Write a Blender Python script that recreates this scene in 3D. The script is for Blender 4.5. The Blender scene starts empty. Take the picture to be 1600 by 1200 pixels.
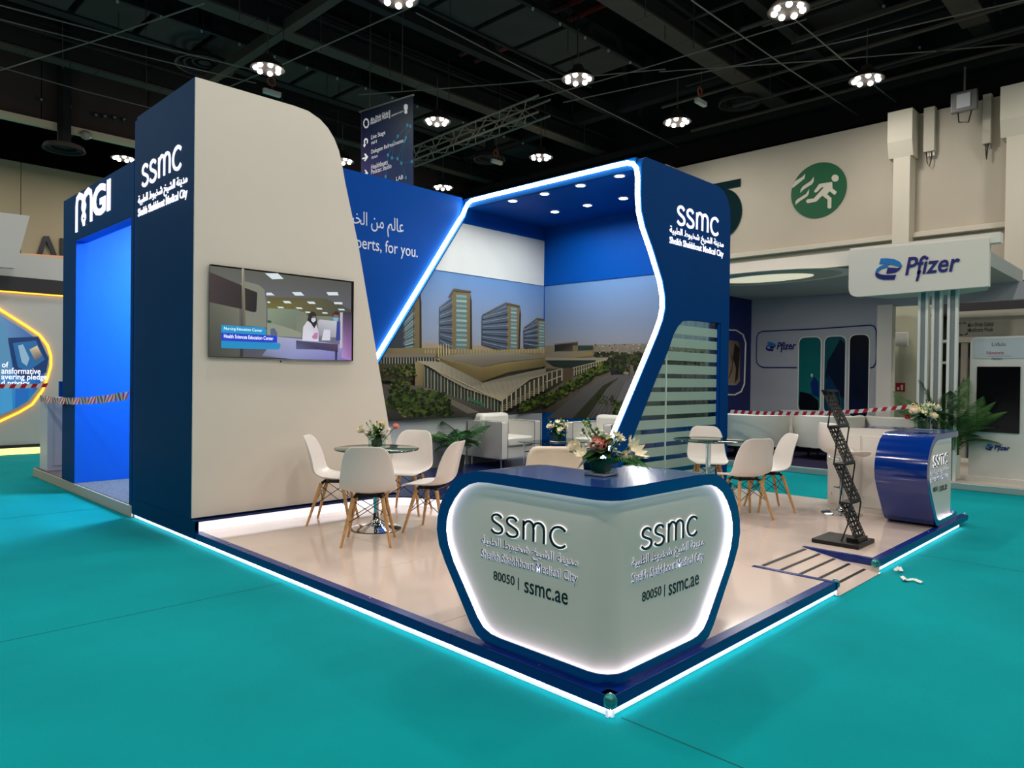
import bpy, bmesh, math, random
import numpy as np
from mathutils import Vector, Matrix
random.seed(7)
SC = bpy.context.scene
COL = SC.collection
PI = math.pi

# ------------------------------------------------------------------ camera
F_PX, YAW, PITCH, ROLL = 1124.0, math.radians(44.444), math.radians(-0.5185), math.radians(0.728)
CAM = Vector((-2.5646, -1.8822, 1.5))
fwd = Vector((math.cos(YAW)*math.cos(PITCH), math.sin(YAW)*math.cos(PITCH), math.sin(PITCH)))
r0 = Vector((math.sin(YAW), -math.cos(YAW), 0)); u0 = r0.cross(fwd)
rgt = r0*math.cos(ROLL)+u0*math.sin(ROLL); upv = -r0*math.sin(ROLL)+u0*math.cos(ROLL)
cd = bpy.data.cameras.new('camera'); cam = bpy.data.objects.new('camera', cd); COL.objects.link(cam)
cd.sensor_width = 36; cd.lens = 36*F_PX/1600; cd.clip_end = 200
M = Matrix((rgt, upv, -fwd)).transposed().to_4x4(); M.translation = CAM
cam.matrix_world = M
SC.camera = cam

def at(ax, v, x, y):
    """survey: the point of the plane axis=v that the photograph shows at x, y"""
    d = fwd + rgt*((x-800)/F_PX) - upv*((y-600)/F_PX)
    t = (v-CAM[ax])/d[ax]
    return CAM + d*t

# ------------------------------------------------------------------ world, exposure, hall light
w = bpy.data.worlds.new('world'); SC.world = w; w.use_nodes = True
w.node_tree.nodes['Background'].inputs[0].default_value = (.55, .6, .7, 1)
w.node_tree.nodes['Background'].inputs[1].default_value = .02
SC.view_settings.view_transform = 'Standard'; SC.view_settings.look = 'None'
SC.view_settings.exposure = 0; SC.view_settings.gamma = 1
SC.view_settings.use_curve_mapping = False
SC.cycles.max_bounces = 8; SC.cycles.diffuse_bounces = 3; SC.cycles.glossy_bounces = 3
SC.cycles.transmission_bounces = 6; SC.cycles.transparent_max_bounces = 16
SC.cycles.caustics_reflective = False; SC.cycles.caustics_refractive = False
SC.cycles.sample_clamp_indirect = 4
LAMP_X = [-8.3, -3.9, .5, 4.9, 9.4, 13.6]
LAMP_Y = [-9.6, -5.2, -.8, 3.6, 8.2, 12.6, 17.2, 22.0]
HALL_W = 80.0
def area(name, loc, power, size, color=(1, 1, 1), rot=(0, 0, 0), shape='DISK', sy=None, spread=None):
    l = bpy.data.lights.new(name, 'AREA'); l.energy = power; l.shape = shape; l.size = size; l.color = color
    if sy: l.size_y = sy
    if spread: l.spread = spread
    o = bpy.data.objects.new(name, l); o.location = loc; o.rotation_euler = rot; COL.objects.link(o)
    return o
for lx in LAMP_X:
    for ly in LAMP_Y:
        area('hall_lamp_light', (lx, ly, 7.86), HALL_W*(1.25 if (lx, ly) in ((.5, -.8), (4.9, 3.6), (.5, 3.6)) else 1), .5, (1, .95, .88))
        l_ = bpy.data.lights.new('hall_lamp_spill', 'POINT'); l_.energy = 12; l_.shadow_soft_size = .25; l_.color = (1, .9, .78)
        o_ = bpy.data.objects.new('hall_lamp_spill', l_); o_.location = (lx, ly, 7.95); COL.objects.link(o_)

# ------------------------------------------------------------------ materials
def lin(c, a=1.0):
    f = lambda v: (v/12.92 if v <= .04045 else ((v+.055)/1.055)**2.4)
    return tuple(f(x/255) for x in c[:3])+(a,)
MATS = {}
def mat(name, rgb, rough=.5, metal=0., noise=0., nscale=8., bump=0., bscale=120., emit=0., coat=0., spec=.5, trans=0., ior=1.45, erg=None):
    if name in MATS: return MATS[name]
    m = bpy.data.materials.new(name); m.use_nodes = True; MATS[name] = m
    nt = m.node_tree; b = nt.nodes['Principled BSDF']
    c = lin(rgb)
    b.inputs['Base Color'].default_value = c; b.inputs['Roughness'].default_value = rough
    b.inputs['Metallic'].default_value = metal; b.inputs['Specular IOR Level'].default_value = spec
    b.inputs['Coat Weight'].default_value = coat; b.inputs['Coat Roughness'].default_value = .08
    b.inputs['Transmission Weight'].default_value = trans; b.inputs['IOR'].default_value = ior
    if emit:
        b.inputs['Emission Color'].default_value = lin(erg) if erg else c
        b.inputs['Emission Strength'].default_value = emit
    tc = nt.nodes.new('ShaderNodeTexCoord')
    if noise:
        n = nt.nodes.new('ShaderNodeTexNoise'); n.inputs['Scale'].default_value = nscale; n.inputs['Detail'].default_value = 4
        nt.links.new(tc.outputs['Object'], n.inputs['Vector'])
        r = nt.nodes.new('ShaderNodeMapRange'); r.inputs[1].default_value = .3; r.inputs[2].default_value = .7
        r.inputs[3].default_value = 1-noise; r.inputs[4].default_value = 1+noise
        nt.links.new(n.outputs['Fac'], r.inputs[0])
        mx = nt.nodes.new('ShaderNodeVectorMath'); mx.operation = 'SCALE'; mx.inputs[0].default_value = c[:3]
        nt.links.new(r.outputs[0], mx.inputs['Scale']); nt.links.new(mx.outputs[0], b.inputs['Base Color'])
    if bump:
        n = nt.nodes.new('ShaderNodeTexNoise'); n.inputs['Scale'].default_value = bscale; n.inputs['Detail'].default_value = 3
        nt.links.new(tc.outputs['Object'], n.inputs['Vector'])
        bp = nt.nodes.new('ShaderNodeBump'); bp.inputs['Strength'].default_value = bump; bp.inputs['Distance'].default_value = .004
        nt.links.new(n.outputs['Fac'], bp.inputs['Height']); nt.links.new(bp.outputs[0], b.inputs['Normal'])
    return m

def mat_attr(name, emit=0., rough=.5):
    m = bpy.data.materials.new(name); m.use_nodes = True; MATS[name] = m
    nt = m.node_tree; b = nt.nodes['Principled BSDF']; a = nt.nodes.new('ShaderNodeAttribute'); a.attribute_name = 'col'
    b.inputs['Roughness'].default_value = rough
    if emit:
        b.inputs['Base Color'].default_value = (.01, .01, .01, 1)
        nt.links.new(a.outputs['Color'], b.inputs['Emission Color']); b.inputs['Emission Strength'].default_value = emit
    else:
        sc_ = nt.nodes.new('ShaderNodeVectorMath'); sc_.operation = 'SCALE'; sc_.inputs['Scale'].default_value = .80
        nt.links.new(a.outputs['Color'], sc_.inputs[0]); nt.links.new(sc_.outputs[0], b.inputs['Base Color'])
        b.inputs['Specular IOR Level'].default_value = .1
    return m

def mat_glass(name, tint, amt=.12, rough=.02, white=0.):
    """sheet glass: see-through with a fresnel reflection; white > 0 adds frosting"""
    m = bpy.data.materials.new(name); m.use_nodes = True; MATS[name] = m
    nt = m.node_tree; nt.nodes.clear()
    out = nt.nodes.new('ShaderNodeOutputMaterial'); tr = nt.nodes.new('ShaderNodeBsdfTransparent'); gl = nt.nodes.new('ShaderNodeBsdfGlossy')
    fr = nt.nodes.new('ShaderNodeFresnel'); fr.inputs[0].default_value = 1.5
    tr.inputs[0].default_value = lin(tint); gl.inputs['Roughness'].default_value = rough
    mx = nt.nodes.new('ShaderNodeMixShader')
    ge = nt.nodes.new('ShaderNodeNewGeometry'); inv = nt.nodes.new('ShaderNodeMath'); inv.operation = 'SUBTRACT'; inv.inputs[0].default_value = 1
    mu = nt.nodes.new('ShaderNodeMath'); mu.operation = 'MULTIPLY'
    nt.links.new(ge.outputs['Backfacing'], inv.inputs[1]); nt.links.new(fr.outputs[0], mu.inputs[0]); nt.links.new(inv.outputs[0], mu.inputs[1])
    nt.links.new(mu.outputs[0], mx.inputs[0]); nt.links.new(tr.outputs[0], mx.inputs[1]); nt.links.new(gl.outputs[0], mx.inputs[2])
    last = mx
    if white:
        df = nt.nodes.new('ShaderNodeBsdfDiffuse'); df.inputs[0].default_value = lin(tint)
        m2 = nt.nodes.new('ShaderNodeMixShader'); m2.inputs[0].default_value = white
        nt.links.new(mx.outputs[0], m2.inputs[1]); nt.links.new(df.outputs[0], m2.inputs[2]); last = m2
    nt.links.new(last.outputs[0], out.inputs[0])
    return m

BLUE = mat('blue_paint', (0, 66, 150), .5, spec=.06, noise=.03, nscale=1.5)
BLUE_DK = mat('dark_blue_paint', (0, 60, 122), .55, spec=.04, noise=.03, nscale=1.5)
BLUE_TW = mat('tower_blue_paint', (0, 58, 100), .5, noise=.03, nscale=1.5, spec=.03)
BLUE_GL = mat('blue_gloss', (2, 46, 130), .12, coat=.6, noise=.03, nscale=3)
BLUE_TOP = mat('blue_satin_top', (34, 66, 138), .16, coat=.5)
BLUE_EDGE = mat('blue_trim', (4, 40, 116), .25)
BLUE_BRIGHT = mat('bright_blue_paint', (0, 106, 225), .6)
WHITE = mat('warm_white_paint', (224, 214, 202), .6, noise=.02, nscale=1.2)
WHITE_CL = mat('white_laminate', (222, 218, 212), .3)
GREY_W = mat('grey_white_panel', (186, 192, 192), .5)
DECK = mat('glossy_deck', (218, 198, 186), .1, noise=.03, nscale=.8, coat=.3)
CARPET = mat('teal_carpet', (0, 140, 146), .95, noise=.09, nscale=1.1, bump=.6, bscale=260, spec=.1)
GREY_CARPET = mat('grey_carpet', (110, 108, 116), .95, noise=.3, nscale=60, spec=.1)
NAVY_CARPET = mat('navy_carpet', (40, 36, 60), .95, spec=.1)
LED = mat('led_white', (255, 253, 246), .5, emit=20, erg=(255, 252, 240))
LED_SOFT = mat('led_base_strip', (225, 230, 240), .5, emit=.35, erg=(236, 240, 255))
LED_TAPE = mat('led_tape', (255, 255, 255), .5, emit=12, erg=(240, 246, 255))
LED_EDGE = mat('led_edge', (255, 255, 255), .5, emit=4.8, erg=(232, 242, 255))
LED_RISER = mat('led_riser', (245, 245, 250), .4, emit=.85, erg=(245, 246, 255))
LED_ORANGE = mat('led_orange', (255, 190, 70), .5, emit=2.6, erg=(255, 165, 40))
SIGN_W = mat('sign_white', (250, 248, 255), .4, emit=.95, erg=(245, 240, 255))
BULB = mat('lamp_bulb', (255, 250, 240), .4, emit=11, erg=(255, 250, 238))
DOWN = mat('downlight_lens', (255, 250, 240), .4, emit=22, erg=(255, 248, 232))
BLACK = mat('black_metal', (9, 9, 10), .45)
BLACK_LET = mat('black_letter', (14, 17, 24), .3)
CHROME = mat('chrome', (225, 225, 228), .07, metal=1)
STEEL = mat('dull_steel', (130, 130, 130), .35, metal=.8)
PLASTIC = mat('white_shell_plastic', (226, 218, 212), .32)
WOOD = mat('beech_leg', (196, 150, 96), .45, noise=.18, nscale=22)
CREAM = mat('cream_upholstery', (226, 208, 188), .6, bump=.25, bscale=60)
LEATHER = mat('white_leather', (216, 214, 206), .42, bump=.15, bscale=90)
PIPING = mat('dark_piping', (40, 38, 40), .6)
LEAF = mat('leaf_green', (62, 108, 46), .45, noise=.3, nscale=12)
LEAF_DK = mat('dark_leaf', (40, 80, 42), .45, noise=.3, nscale=12)
LEAF_LT = mat('light_leaf', (122, 158, 66), .45, noise=.25, nscale=12)
PETAL_W = mat('white_petal', (250, 236, 206), .55, noise=.08, nscale=30)
PETAL_P = mat('pink_petal', (255, 176, 166), .55, noise=.12, nscale=30)
PETAL_R = mat('red_petal', (170, 40, 50), .55)
GLASS = mat_glass('clear_glass', (222, 240, 232))
GLASS_G = mat_glass('green_table_glass', (176, 200, 188))
FROST = mat_glass('frosted_band', (176, 206, 194), rough=.3, white=.66)
CABIN = mat('dark_roof', (10, 10, 12), .9)
DUCT = mat('duct_grey', (50, 44, 42), .8, noise=.15, nscale=1.5)
GIRDER = mat('girder_grey', (66, 58, 50), .8, noise=.12, nscale=2)
GIRDER_DK = mat('dark_girder', (17, 17, 18), .8)
RED_PIPE = mat('red_pipe', (120, 14, 24), .5)
HALLW = mat('hall_wall_paint', (186, 176, 160), .8, noise=.05, nscale=.7)
HALLW2 = mat('hall_column_paint', (204, 196, 180), .8, noise=.04, nscale=.7)
BEIGE = mat('beige_panel', (168, 150, 122), .7, noise=.04, nscale=.6)
BROWN = mat('brown_bulkhead', (64, 48, 44), .8, noise=.12, nscale=.8)
PRINT = mat_attr('flat_print', 0, .45)
SCREEN = mat_attr('lit_screen', .8)
SCREEN2 = mat_attr('bright_screen', 1.7)
TAPE_W = mat('tape_white', (225, 220, 220), .4)
TAPE_R = mat('tape_red', (190, 30, 42), .4)
SOIL = mat('dark_soil', (40, 32, 24), .9)

# ------------------------------------------------------------------ builders
def tag(o, label=None, cat=None, group=None, kind=None):
    if label: o['label'] = label
    if cat: o['category'] = cat
    if group: o['group'] = group
    if kind: o['kind'] = kind
    return o
def thing(name, label, cat, loc=(0, 0, 0), rz=0., group=None, kind=None):
    o = bpy.data.objects.new(name, None); COL.objects.link(o); o.empty_display_size = .1
    o.location = loc; o.rotation_euler = (0, 0, rz)
    return tag(o, label, cat, group, kind)
def dup(root, loc=None, rz=None, label=None, group=None):
    def cp(o, p):
        c = o.copy(); COL.objects.link(c); c.parent = p
        for ch in o.children: cp(ch, c)
        return c
    r = cp(root, None)
    if loc is not None: r.location = loc
    if rz is not None: r.rotation_euler = (0, 0, rz)
    if label: r['label'] = label
    if group: r['group'] = group
    return r

class MB:
    def __init__(s): s.v = []; s.f = []
    def add(s, vs, fs):
        n = len(s.v); s.v += [tuple(v) for v in vs]; s.f += [tuple(i+n for i in f) for f in fs]; return s
    def box(s, x0, y0, z0, x1, y1, z1):
        vs = [(x, y, z) for z in (z0, z1) for y in (y0, y1) for x in (x0, x1)]
        return s.add(vs, [(0, 2, 3, 1), (4, 5, 7, 6), (0, 1, 5, 4), (2, 6, 7, 3), (0, 4, 6, 2), (1, 3, 7, 5)])
    def prism(s, pts, ax, a, b):
        """2D outline pts in the plane square to axis ax, extruded from a to b"""
        def P(p, t):
            return {'y': (p[0], t, p[1]), 'x': (t, p[0], p[1]), 'z': (p[0], p[1], t)}[ax]
        n = len(pts)
        vs = [P(p, a) for p in pts]+[P(p, b) for p in pts]
        fs = [tuple(range(n)), tuple(range(2*n-1, n-1, -1))]+[(i, (i+1) % n, (i+1) % n+n, i+n) for i in range(n)]
        return s.add(vs, fs)
    def tube(s, pts, r, n=8, closed=False, cap=True):
        pts = [Vector(p) for p in pts]; rs = r if isinstance(r, (list, tuple)) else [r]*len(pts)
        up = Vector((0, 0, 1)); k = len(pts); base = len(s.v); prev = None
        for i, p in enumerate(pts):
            if closed: d = pts[(i+1) % k]-pts[i-1]
            else: d = pts[min(i+1, k-1)]-pts[max(i-1, 0)]
            d.normalize()
            if prev is None:
                a = up if abs(d.z) < .9 else Vector((1, 0, 0)); u = d.cross(a).normalized()
            else:
                u = (prev-d*prev.dot(d)).normalized()
            prev = u; v = d.cross(u)
            for j in range(n):
                t = 2*PI*(j+.5)/n; s.v.append(tuple(p+(u*math.cos(t)+v*math.sin(t))*rs[i]))
        for i in range(k if closed else k-1):
            a = base+i*n; b = base+((i+1) % k)*n
            for j in range(n): s.f.append((a+j, a+(j+1) % n, b+(j+1) % n, b+j))
        if cap and not closed:
            s.f.append(tuple(base+j for j in range(n))[::-1]); s.f.append(tuple(base+(k-1)*n+j for j in range(n)))
        return s
    def lathe(s, prof, c=(0, 0, 0), n=24, a0=0., a1=2*PI):
        full = abs(a1-a0-2*PI) < 1e-6; m = n if full else n+1; base = len(s.v)
        for (r, z) in prof:
            for j in range(m):
                t = a0+(a1-a0)*j/n; s.v.append((c[0]+r*math.cos(t), c[1]+r*math.sin(t), c[2]+z))
        for i in range(len(prof)-1):
            for j in range(n):
                k = (j+1) % m
                s.f.append((base+i*m+j, base+i*m+k, base+(i+1)*m+k, base+(i+1)*m+j))
        return s
    def ell(s, c, rx, ry, rz, n=12, m=8, rot=None):
        base = len(s.v)
        for i in range(m+1):
            ph = PI*i/m
            for j in range(n):
                t = 2*PI*j/n; p = Vector((rx*math.sin(ph)*math.cos(t), ry*math.sin(ph)*math.sin(t), rz*math.cos(ph)))
                if rot is not None: p = rot @ p
                s.v.append(tuple(Vector(c)+p))
        for i in range(m):
            for j in range(n):
                s.f.append((base+i*n+j, base+(i+1)*n+j, base+(i+1)*n+(j+1) % n, base+i*n+(j+1) % n))
        return s
    def build(s, name, m, parent=None, w=False, smooth=False, bevel=0., kind=None, label=None, solid=0., sub=0, loc=None):
        me = bpy.data.meshes.new(name); me.from_pydata(s.v, [], s.f); me.update()
        bm_ = bmesh.new(); bm_.from_mesh(me); bmesh.ops.recalc_face_normals(bm_, faces=bm_.faces); bm_.to_mesh(me); bm_.free()
        me.materials.append(m)
        if smooth:
            me.polygons.foreach_set('use_smooth', [True]*len(me.polygons))
        o = bpy.data.objects.new(name, me); COL.objects.link(o)
        if parent is not None:
            o.parent = parent
            if w: o.location = -Vector(parent.location)
        if loc is not None: o.location = loc
        if solid:
            md = o.modifiers.new('solid', 'SOLIDIFY'); md.thickness = solid; md.offset = 0
        if sub:
            md = o.modifiers.new('sub', 'SUBSURF'); md.levels = sub; md.render_levels = sub
        if bevel:
            md = o.modifiers.new('bev', 'BEVEL'); md.width = bevel; md.segments = 2; md.limit_method = 'ANGLE'
        if smooth and (bevel or not sub):
            try: me.set_sharp_from_angle(angle=math.radians(40))
            except Exception: pass
        if kind: o['kind'] = kind
        if label: o['label'] = label
        return o

def box(name, m, parent, x0, y0, z0, x1, y1, z1, w=True, bevel=0., **k):
    return MB().box(x0, y0, z0, x1, y1, z1).build(name, m, parent, w, bevel=bevel, **k)

def arc(cx, cy, r, a0, a1, n=6):
    return [(cx+r*math.cos(math.radians(a0+(a1-a0)*i/n)), cy+r*math.sin(math.radians(a0+(a1-a0)*i/n))) for i in range(n+1)]
def round_poly(pts, rad, n=5):
    """round the corners of a closed 2D polygon; rad is one number or one per corner"""
    out = []; k = len(pts)
    for i, p in enumerate(pts):
        r = rad[i] if isinstance(rad, (list, tuple)) else rad
        a = Vector(pts[i-1]); b = Vector(p); c = Vector(pts[(i+1) % k])
        if r <= 0: out.append(tuple(b)); continue
        da = (a-b); dc = (c-b); t = min(r, da.length*.49, dc.length*.49)
        p0 = b+da.normalized()*t; p2 = b+dc.normalized()*t
        for j in range(n+1):
            q = j/n; out.append(tuple(p0*(1-q)**2+b*2*q*(1-q)+p2*q*q))
    return out

def lettering(s, p0, p1, h, up, m, parent, name='lettering', w=True, depth=.004, bold=0., shear=0., space=1., off=.001, label=None):
    """text run from p0 to p1 (its drawn width) with total height h, proud of its board"""
    c = bpy.data.curves.new('t', 'FONT'); c.body = s; c.size = 1; c.shear = shear; c.space_character = space
    c.offset = bold; c.resolution_u = 3; c.extrude = .5
    o = bpy.data.objects.new('t', c); COL.objects.link(o)
    dg = bpy.context.evaluated_depsgraph_get(); dg.update()
    me = bpy.data.meshes.new_from_object(o.evaluated_get(dg))
    bpy.data.objects.remove(o); bpy.data.curves.remove(c)
    xs = [v.co for v in me.vertices]
    x0 = min(v.x for v in xs); x1 = max(v.x for v in xs); y0 = min(v.y for v in xs); y1 = max(v.y for v in xs)
    p0 = Vector(p0); p1 = Vector(p1); ux = (p1-p0).normalized(); W = (p1-p0).length
    uz = Vector(up).normalized(); n = ux.cross(uz).normalized()
    sx = W/(x1-x0); sy = (h/(y1-y0)) if h else sx
    for v in me.vertices:
        co = v.co.copy()
        v.co = p0+ux*((co.x-x0)*sx)+uz*((co.y-y0)*sy)+n*(off+(co.z+.5)*depth)
    me.materials.clear(); me.materials.append(m)
    ob = bpy.data.objects.new(name, me); COL.objects.link(ob)
    if parent is not None:
        ob.parent = parent
        if w: ob.location = -Vector(parent.location)
    if label: ob['label'] = label
    return ob

S1 = [(.53, .84), (.44, .955), (.29, 1), (.12, .94), (.04, .79), (.09, .64), (.24, .545), (.38, .475), (.52, .38), (.57, .22), (.48, .06), (.3, 0), (.13, .03), (.01, .15)]
M1 = [[(0, 0), (0, .98)], [(0, .66), (.06, .86), (.23, .99), (.41, .9), (.47, .68), (.47, 0)], [(.47, .68), (.53, .9), (.71, .99), (.88, .9), (.95, .68), (.95, 0)]]
C1 = [(.66, .84), (.53, .96), (.37, 1), (.17, .92), (.04, .72), (0, .5), (.04, .28), (.17, .08), (.37, 0), (.53, .04), (.66, .16)]
def monogram(p0, p1, h, m, parent, name='logo_letters', w=True, depth=.01, st=.062, off=.002):
    """the round monoline lettering ssmc between p0 and p1"""
    p0 = Vector(p0); p1 = Vector(p1); ux = (p1-p0).normalized(); W = (p1-p0).length; uz = Vector((0, 0, 1)); n = ux.cross(uz).normalized()
    tot = 3.55; strokes = [S1, [(x+.76, y) for x, y in S1]]+[[(x+1.62, y) for x, y in q] for q in M1]+[[(x+2.86, y) for x, y in C1]]
    sx = W/tot
    mb = MB()
    for q in strokes:
        P = [Vector((x*sx, y*h)) for x, y in q]
        if len(P) > 3:   # smooth
            Q = []
            for i in range(len(P)-1):
                a = P[max(i-1, 0)]; b = P[i]; c = P[i+1]; d = P[min(i+2, len(P)-1)]
                for k in range(3):
                    t = k/3; Q.append(.5*((2*b)+(c-a)*t+(2*a-5*b+4*c-d)*t*t+(-a+3*b-3*c+d)*t**3))
            P = Q+[P[-1]]
        L = []; R = []; hw = st*h
        for i, p in enumerate(P):
            d = (P[min(i+1, len(P)-1)]-P[max(i-1, 0)]).normalized(); nn = Vector((-d.y, d.x))
            L.append(p+nn*hw); R.append(p-nn*hw)
        k = len(P); vs = []
        for zz in (off, off+depth):
            for q2 in L+R: vs.append(p0+ux*q2.x+uz*q2.y+n*zz)
        fs = []
        for i in range(k-1):
            fs += [(i, i+1, k+i+1, k+i), (2*k+i, 3*k+i, 3*k+i+1, 2*k+i+1), (i, 2*k+i, 2*k+i+1, i+1), (k+i, k+i+1, 3*k+i+1, 3*k+i)]
        fs += [(0, k, 3*k, 2*k), (k-1, 3*k-1, 4*k-1, 2*k-1)]
        mb.add(vs, fs)
    return mb.build(name, m, parent, w)
AR_CITY = '\ufe94\ufef4\ufe92\ufec4\ufedf\ufe8d \ufec1\ufeee\ufe92\ufea8\ufeb7 \ufea6\ufef4\ufeb8\ufedf\ufe8d \ufe94\ufee8\ufef3\ufeaa\ufee3'
AR_EXP = '\ufeae\ufe92\ufea8\ufedf\ufe8d \ufee6\ufee3 \ufee2\ufedf\ufe8e\ufecb'
CITY = 'Sheikh Shakhbout Medical City'

class Print:
    """a flat printed or lit picture: coloured shapes layered a fraction of a millimetre apart on a plane of the scene"""
    def __init__(s, ax, v, cv=None, step=.0003, sgn=-1):
        s.ax = ax; s.val = v; s.cv = cv or (lambda x, y: (x, y)); s.vs = []; s.fs = []; s.cols = []; s.n = 0; s.step = step; s.sgn = sgn
    def poly(s, pts, col, layer=None):
        if layer is None: s.n += 1; layer = s.n
        b = len(s.vs)
        for p in pts:
            q = at(s.ax, s.val, *s.cv(*p)); q[s.ax] += s.sgn*s.step*layer; s.vs.append(tuple(q))
        s.fs.append(tuple(range(b, b+len(pts))))
        cs = col if isinstance(col, list) else [col]*len(pts)
        s.cols += [lin(c) for c in cs]
        return s
    def many(s, polys, layer_of=None):
        """shapes that share one layer"""
        s.n += 1; l = s.n
        for pts, col in polys:
            s.poly(pts, col, layer=l+.1*(random.random()))
        s.n = l+1
        return s
    def line(s, p, q, wd, col, layer=None):
        d = Vector((q[0]-p[0], q[1]-p[1])); 
        if d.length < 1e-6: return s
        n = Vector((-d.y, d.x)).normalized()*wd/2
        return s.poly([(p[0]+n.x, p[1]+n.y), (q[0]+n.x, q[1]+n.y), (q[0]-n.x, q[1]-n.y), (p[0]-n.x, p[1]-n.y)], col, layer)
    def build(s, name, m, parent, w=True):
        me = bpy.data.meshes.new(name); me.from_pydata(s.vs, [], s.fs); me.update()
        a = me.color_attributes.new('col', 'FLOAT_COLOR', 'CORNER')
        a.data.foreach_set('color', [x for c in s.cols for x in c])
        me.materials.append(m); o = bpy.data.objects.new(name, me); COL.objects.link(o)
        if parent is not None:
            o.parent = parent
            if w: o.location = -Vector(parent.location)
        return o

# ================================================================== THE HALL
fl = MB().add([(-30, -30, 0), (45, -30, 0), (45, 45, 0), (-30, 45, 0)], [(0, 1, 2, 3)]).build('floor', CARPET, kind='structure')
SEAM = mat('carpet_seam', (0, 96, 100), .95)
box('carpet_seam', SEAM, fl, .05, -12, .0005, .056, -.02, .0016, w=False)
box('carpet_seam', SEAM, fl, -12, 2.9, .0005, -.02, 2.904, .0014, w=False)
box('carpet_seam', SEAM, fl, -12, 6.9, .0005, -.02, 6.905, .0014, w=False)
box('carpet_seam', SEAM, fl, 4.4, -12, .0005, 4.404, -.04, .0014, w=False)
ce = MB().box(-30, -30, 12.2, 45, 45, 12.5).build('ceiling', CABIN, kind='structure')

# hall wall behind the booths on the far right (runs along y at x = 16)
wr = thing('wall_right', None, None, (16, 0, 0), kind='structure')
box('wall_panel', HALLW, wr, 16, -25, 0, 16.3, 44, 7.8)
box('wall_ledge', HALLW2, wr, 15.82, -25, 4.86, 16, 44, 4.98, bevel=.01)
box('upper_recess', CABIN, wr, 17.2, -25, 7.8, 17.4, 44, 12.2)
box('recess_floor', CABIN, wr, 16, -25, 7.75, 17.4, 44, 7.8)
for cy, cw in ((3.4, .36), (1.2, .36), (9.9, .4), (-3.0, .4)):
    box('wall_column', HALLW2, wr, 15.56, cy-cw/2, 0, 16, cy+cw/2, 7.0, bevel=.01)
    MB().prism([(15.56, 6.7), (15.45, 7.05), (15.45, 7.75), (16, 7.75), (16, 6.7)], 'y', cy-cw/2-.06, cy+cw/2+.1).build('column_bracket', HALLW2, wr, True)
wf = thing('wall_left', None, None, (0, 25, 0), kind='structure')
for i in range(16):
    x0 = -9+i*2.35
    box('wall_panel', BEIGE, wf, x0, 25, 0, x0+2.335, 25.25, 8.05, bevel=.006)
box('backing_panel', BROWN, wf, -30, 25.2, 0, 45, 25.3, 8.0)
bk = thing('trim_1', None, None, (0, 20, 8), kind='structure')
for i in range(14):
    x0 = -16+i*2.6
    box('bulkhead_panel', BROWN, bk, x0, 20, 8.0, x0+2.58, 20.2, 12.2, bevel=.006)
box('edge_beam', mat('pale_beam', (228, 204, 172), .7), bk, -16, 19.85, 7.82, 20.5, 20.0, 8.0)
for px, py in ((65, 155), (109, 166), (150, 179), (164, 181), (179, 183), (194, 186)):
    p = at(1, 19.9, px, py)
    MB().ell((p.x, 19.93, p.z), .06, .09, .06, 8, 6).build('ceiling_sensor', STEEL, bk, True, smooth=True)
p = at(1, 19.8, 134, 211)
MB().ell((p.x, p.y, p.z), .14, .14, .12, 12, 8).build('dome_camera', mat('pale_dome', (170, 160, 150), .4), bk, True, smooth=True)

# painted signs on the hall wall
t = thing('emergency_exit_emblem', 'large round green emblem of a running person painted on the hall wall', 'sign', (15.98, 5.46, 6.38))
EXG = mat('exit_green', (0, 84, 48), .6); TEALD = mat('dark_teal_paint', (0, 34, 38), .7, spec=.1)
cx, cz, rr = 5.46, 6.37, .70
ez = lambda X, Y: at(0, 15.98, 1220+X/10, 240+Y/10)
MB().prism([(cx+(rr)*math.cos(a*PI/24), cz+rr*math.sin(a*PI/24)) for a in range(48)], 'x', 15.975, 15.995).build('disc', EXG, t, True)
def wpoly(pts, name, m, par, x=15.97):
    mb = MB(); q = [ez(*p) for p in pts]; mb.prism([(v.y, v.z) for v in q], 'x', x-.004, x+.004); return mb.build(name, m, par, True)
for fp in ([(165, 540), (230, 430), (340, 365), (385, 315), (375, 390), (300, 450), (200, 530)],
           [(305, 615), (315, 560), (350, 510), (470, 430), (522, 360), (515, 440), (490, 480), (370, 555)],
           [(228, 805), (235, 745), (270, 710), (400, 630), (445, 555), (440, 630), (415, 670), (300, 745)]):
    wpoly(fp, 'flame_mark', HALLW2, t)
wpoly([(852+56*math.cos(a*PI/10), 385+56*math.sin(a*PI/10)) for a in range(20)], 'head_mark', HALLW2, t)
wpoly([(600, 480), (640, 468), (805, 445), (812, 545), (880, 600), (850, 645), (830, 640), (765, 590), (725, 635), (795, 695), (792, 850), (760, 862), (732, 845), (735, 720), (650, 660), (560, 750), (420, 778), (393, 745), (415, 718), (520, 700), (680, 525), (640, 530), (570, 600), (540, 612), (522, 590)], 'runner_mark', HALLW2, t)
t = thing('hall_number_sign', 'huge dark teal numeral five painted on the hall wall', 'sign', (15.98, 7.7, 6.2))
y1 = at(0, 15.97, 1157, 279); y2 = at(0, 15.97, 1157, 291); c5 = at(0, 15.97, 1128, 334); rt = at(0, 15.97, 1159, 334)
R5 = abs(c5.y-rt.y)*1.0
pts = []
for a in range(-120, 100, 8): pts.append((c5.y-R5*math.cos(math.radians(a)), c5.z+R5*1.15*math.sin(math.radians(a))))
for a in range(96, -124, -8): pts.append((c5.y-R5*.3*math.cos(math.radians(a)), c5.z+R5*.4*math.sin(math.radians(a))))
MB().prism(pts, 'x', 15.966, 15.974).build('bowl_stroke', TEALD, t, True)
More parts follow.
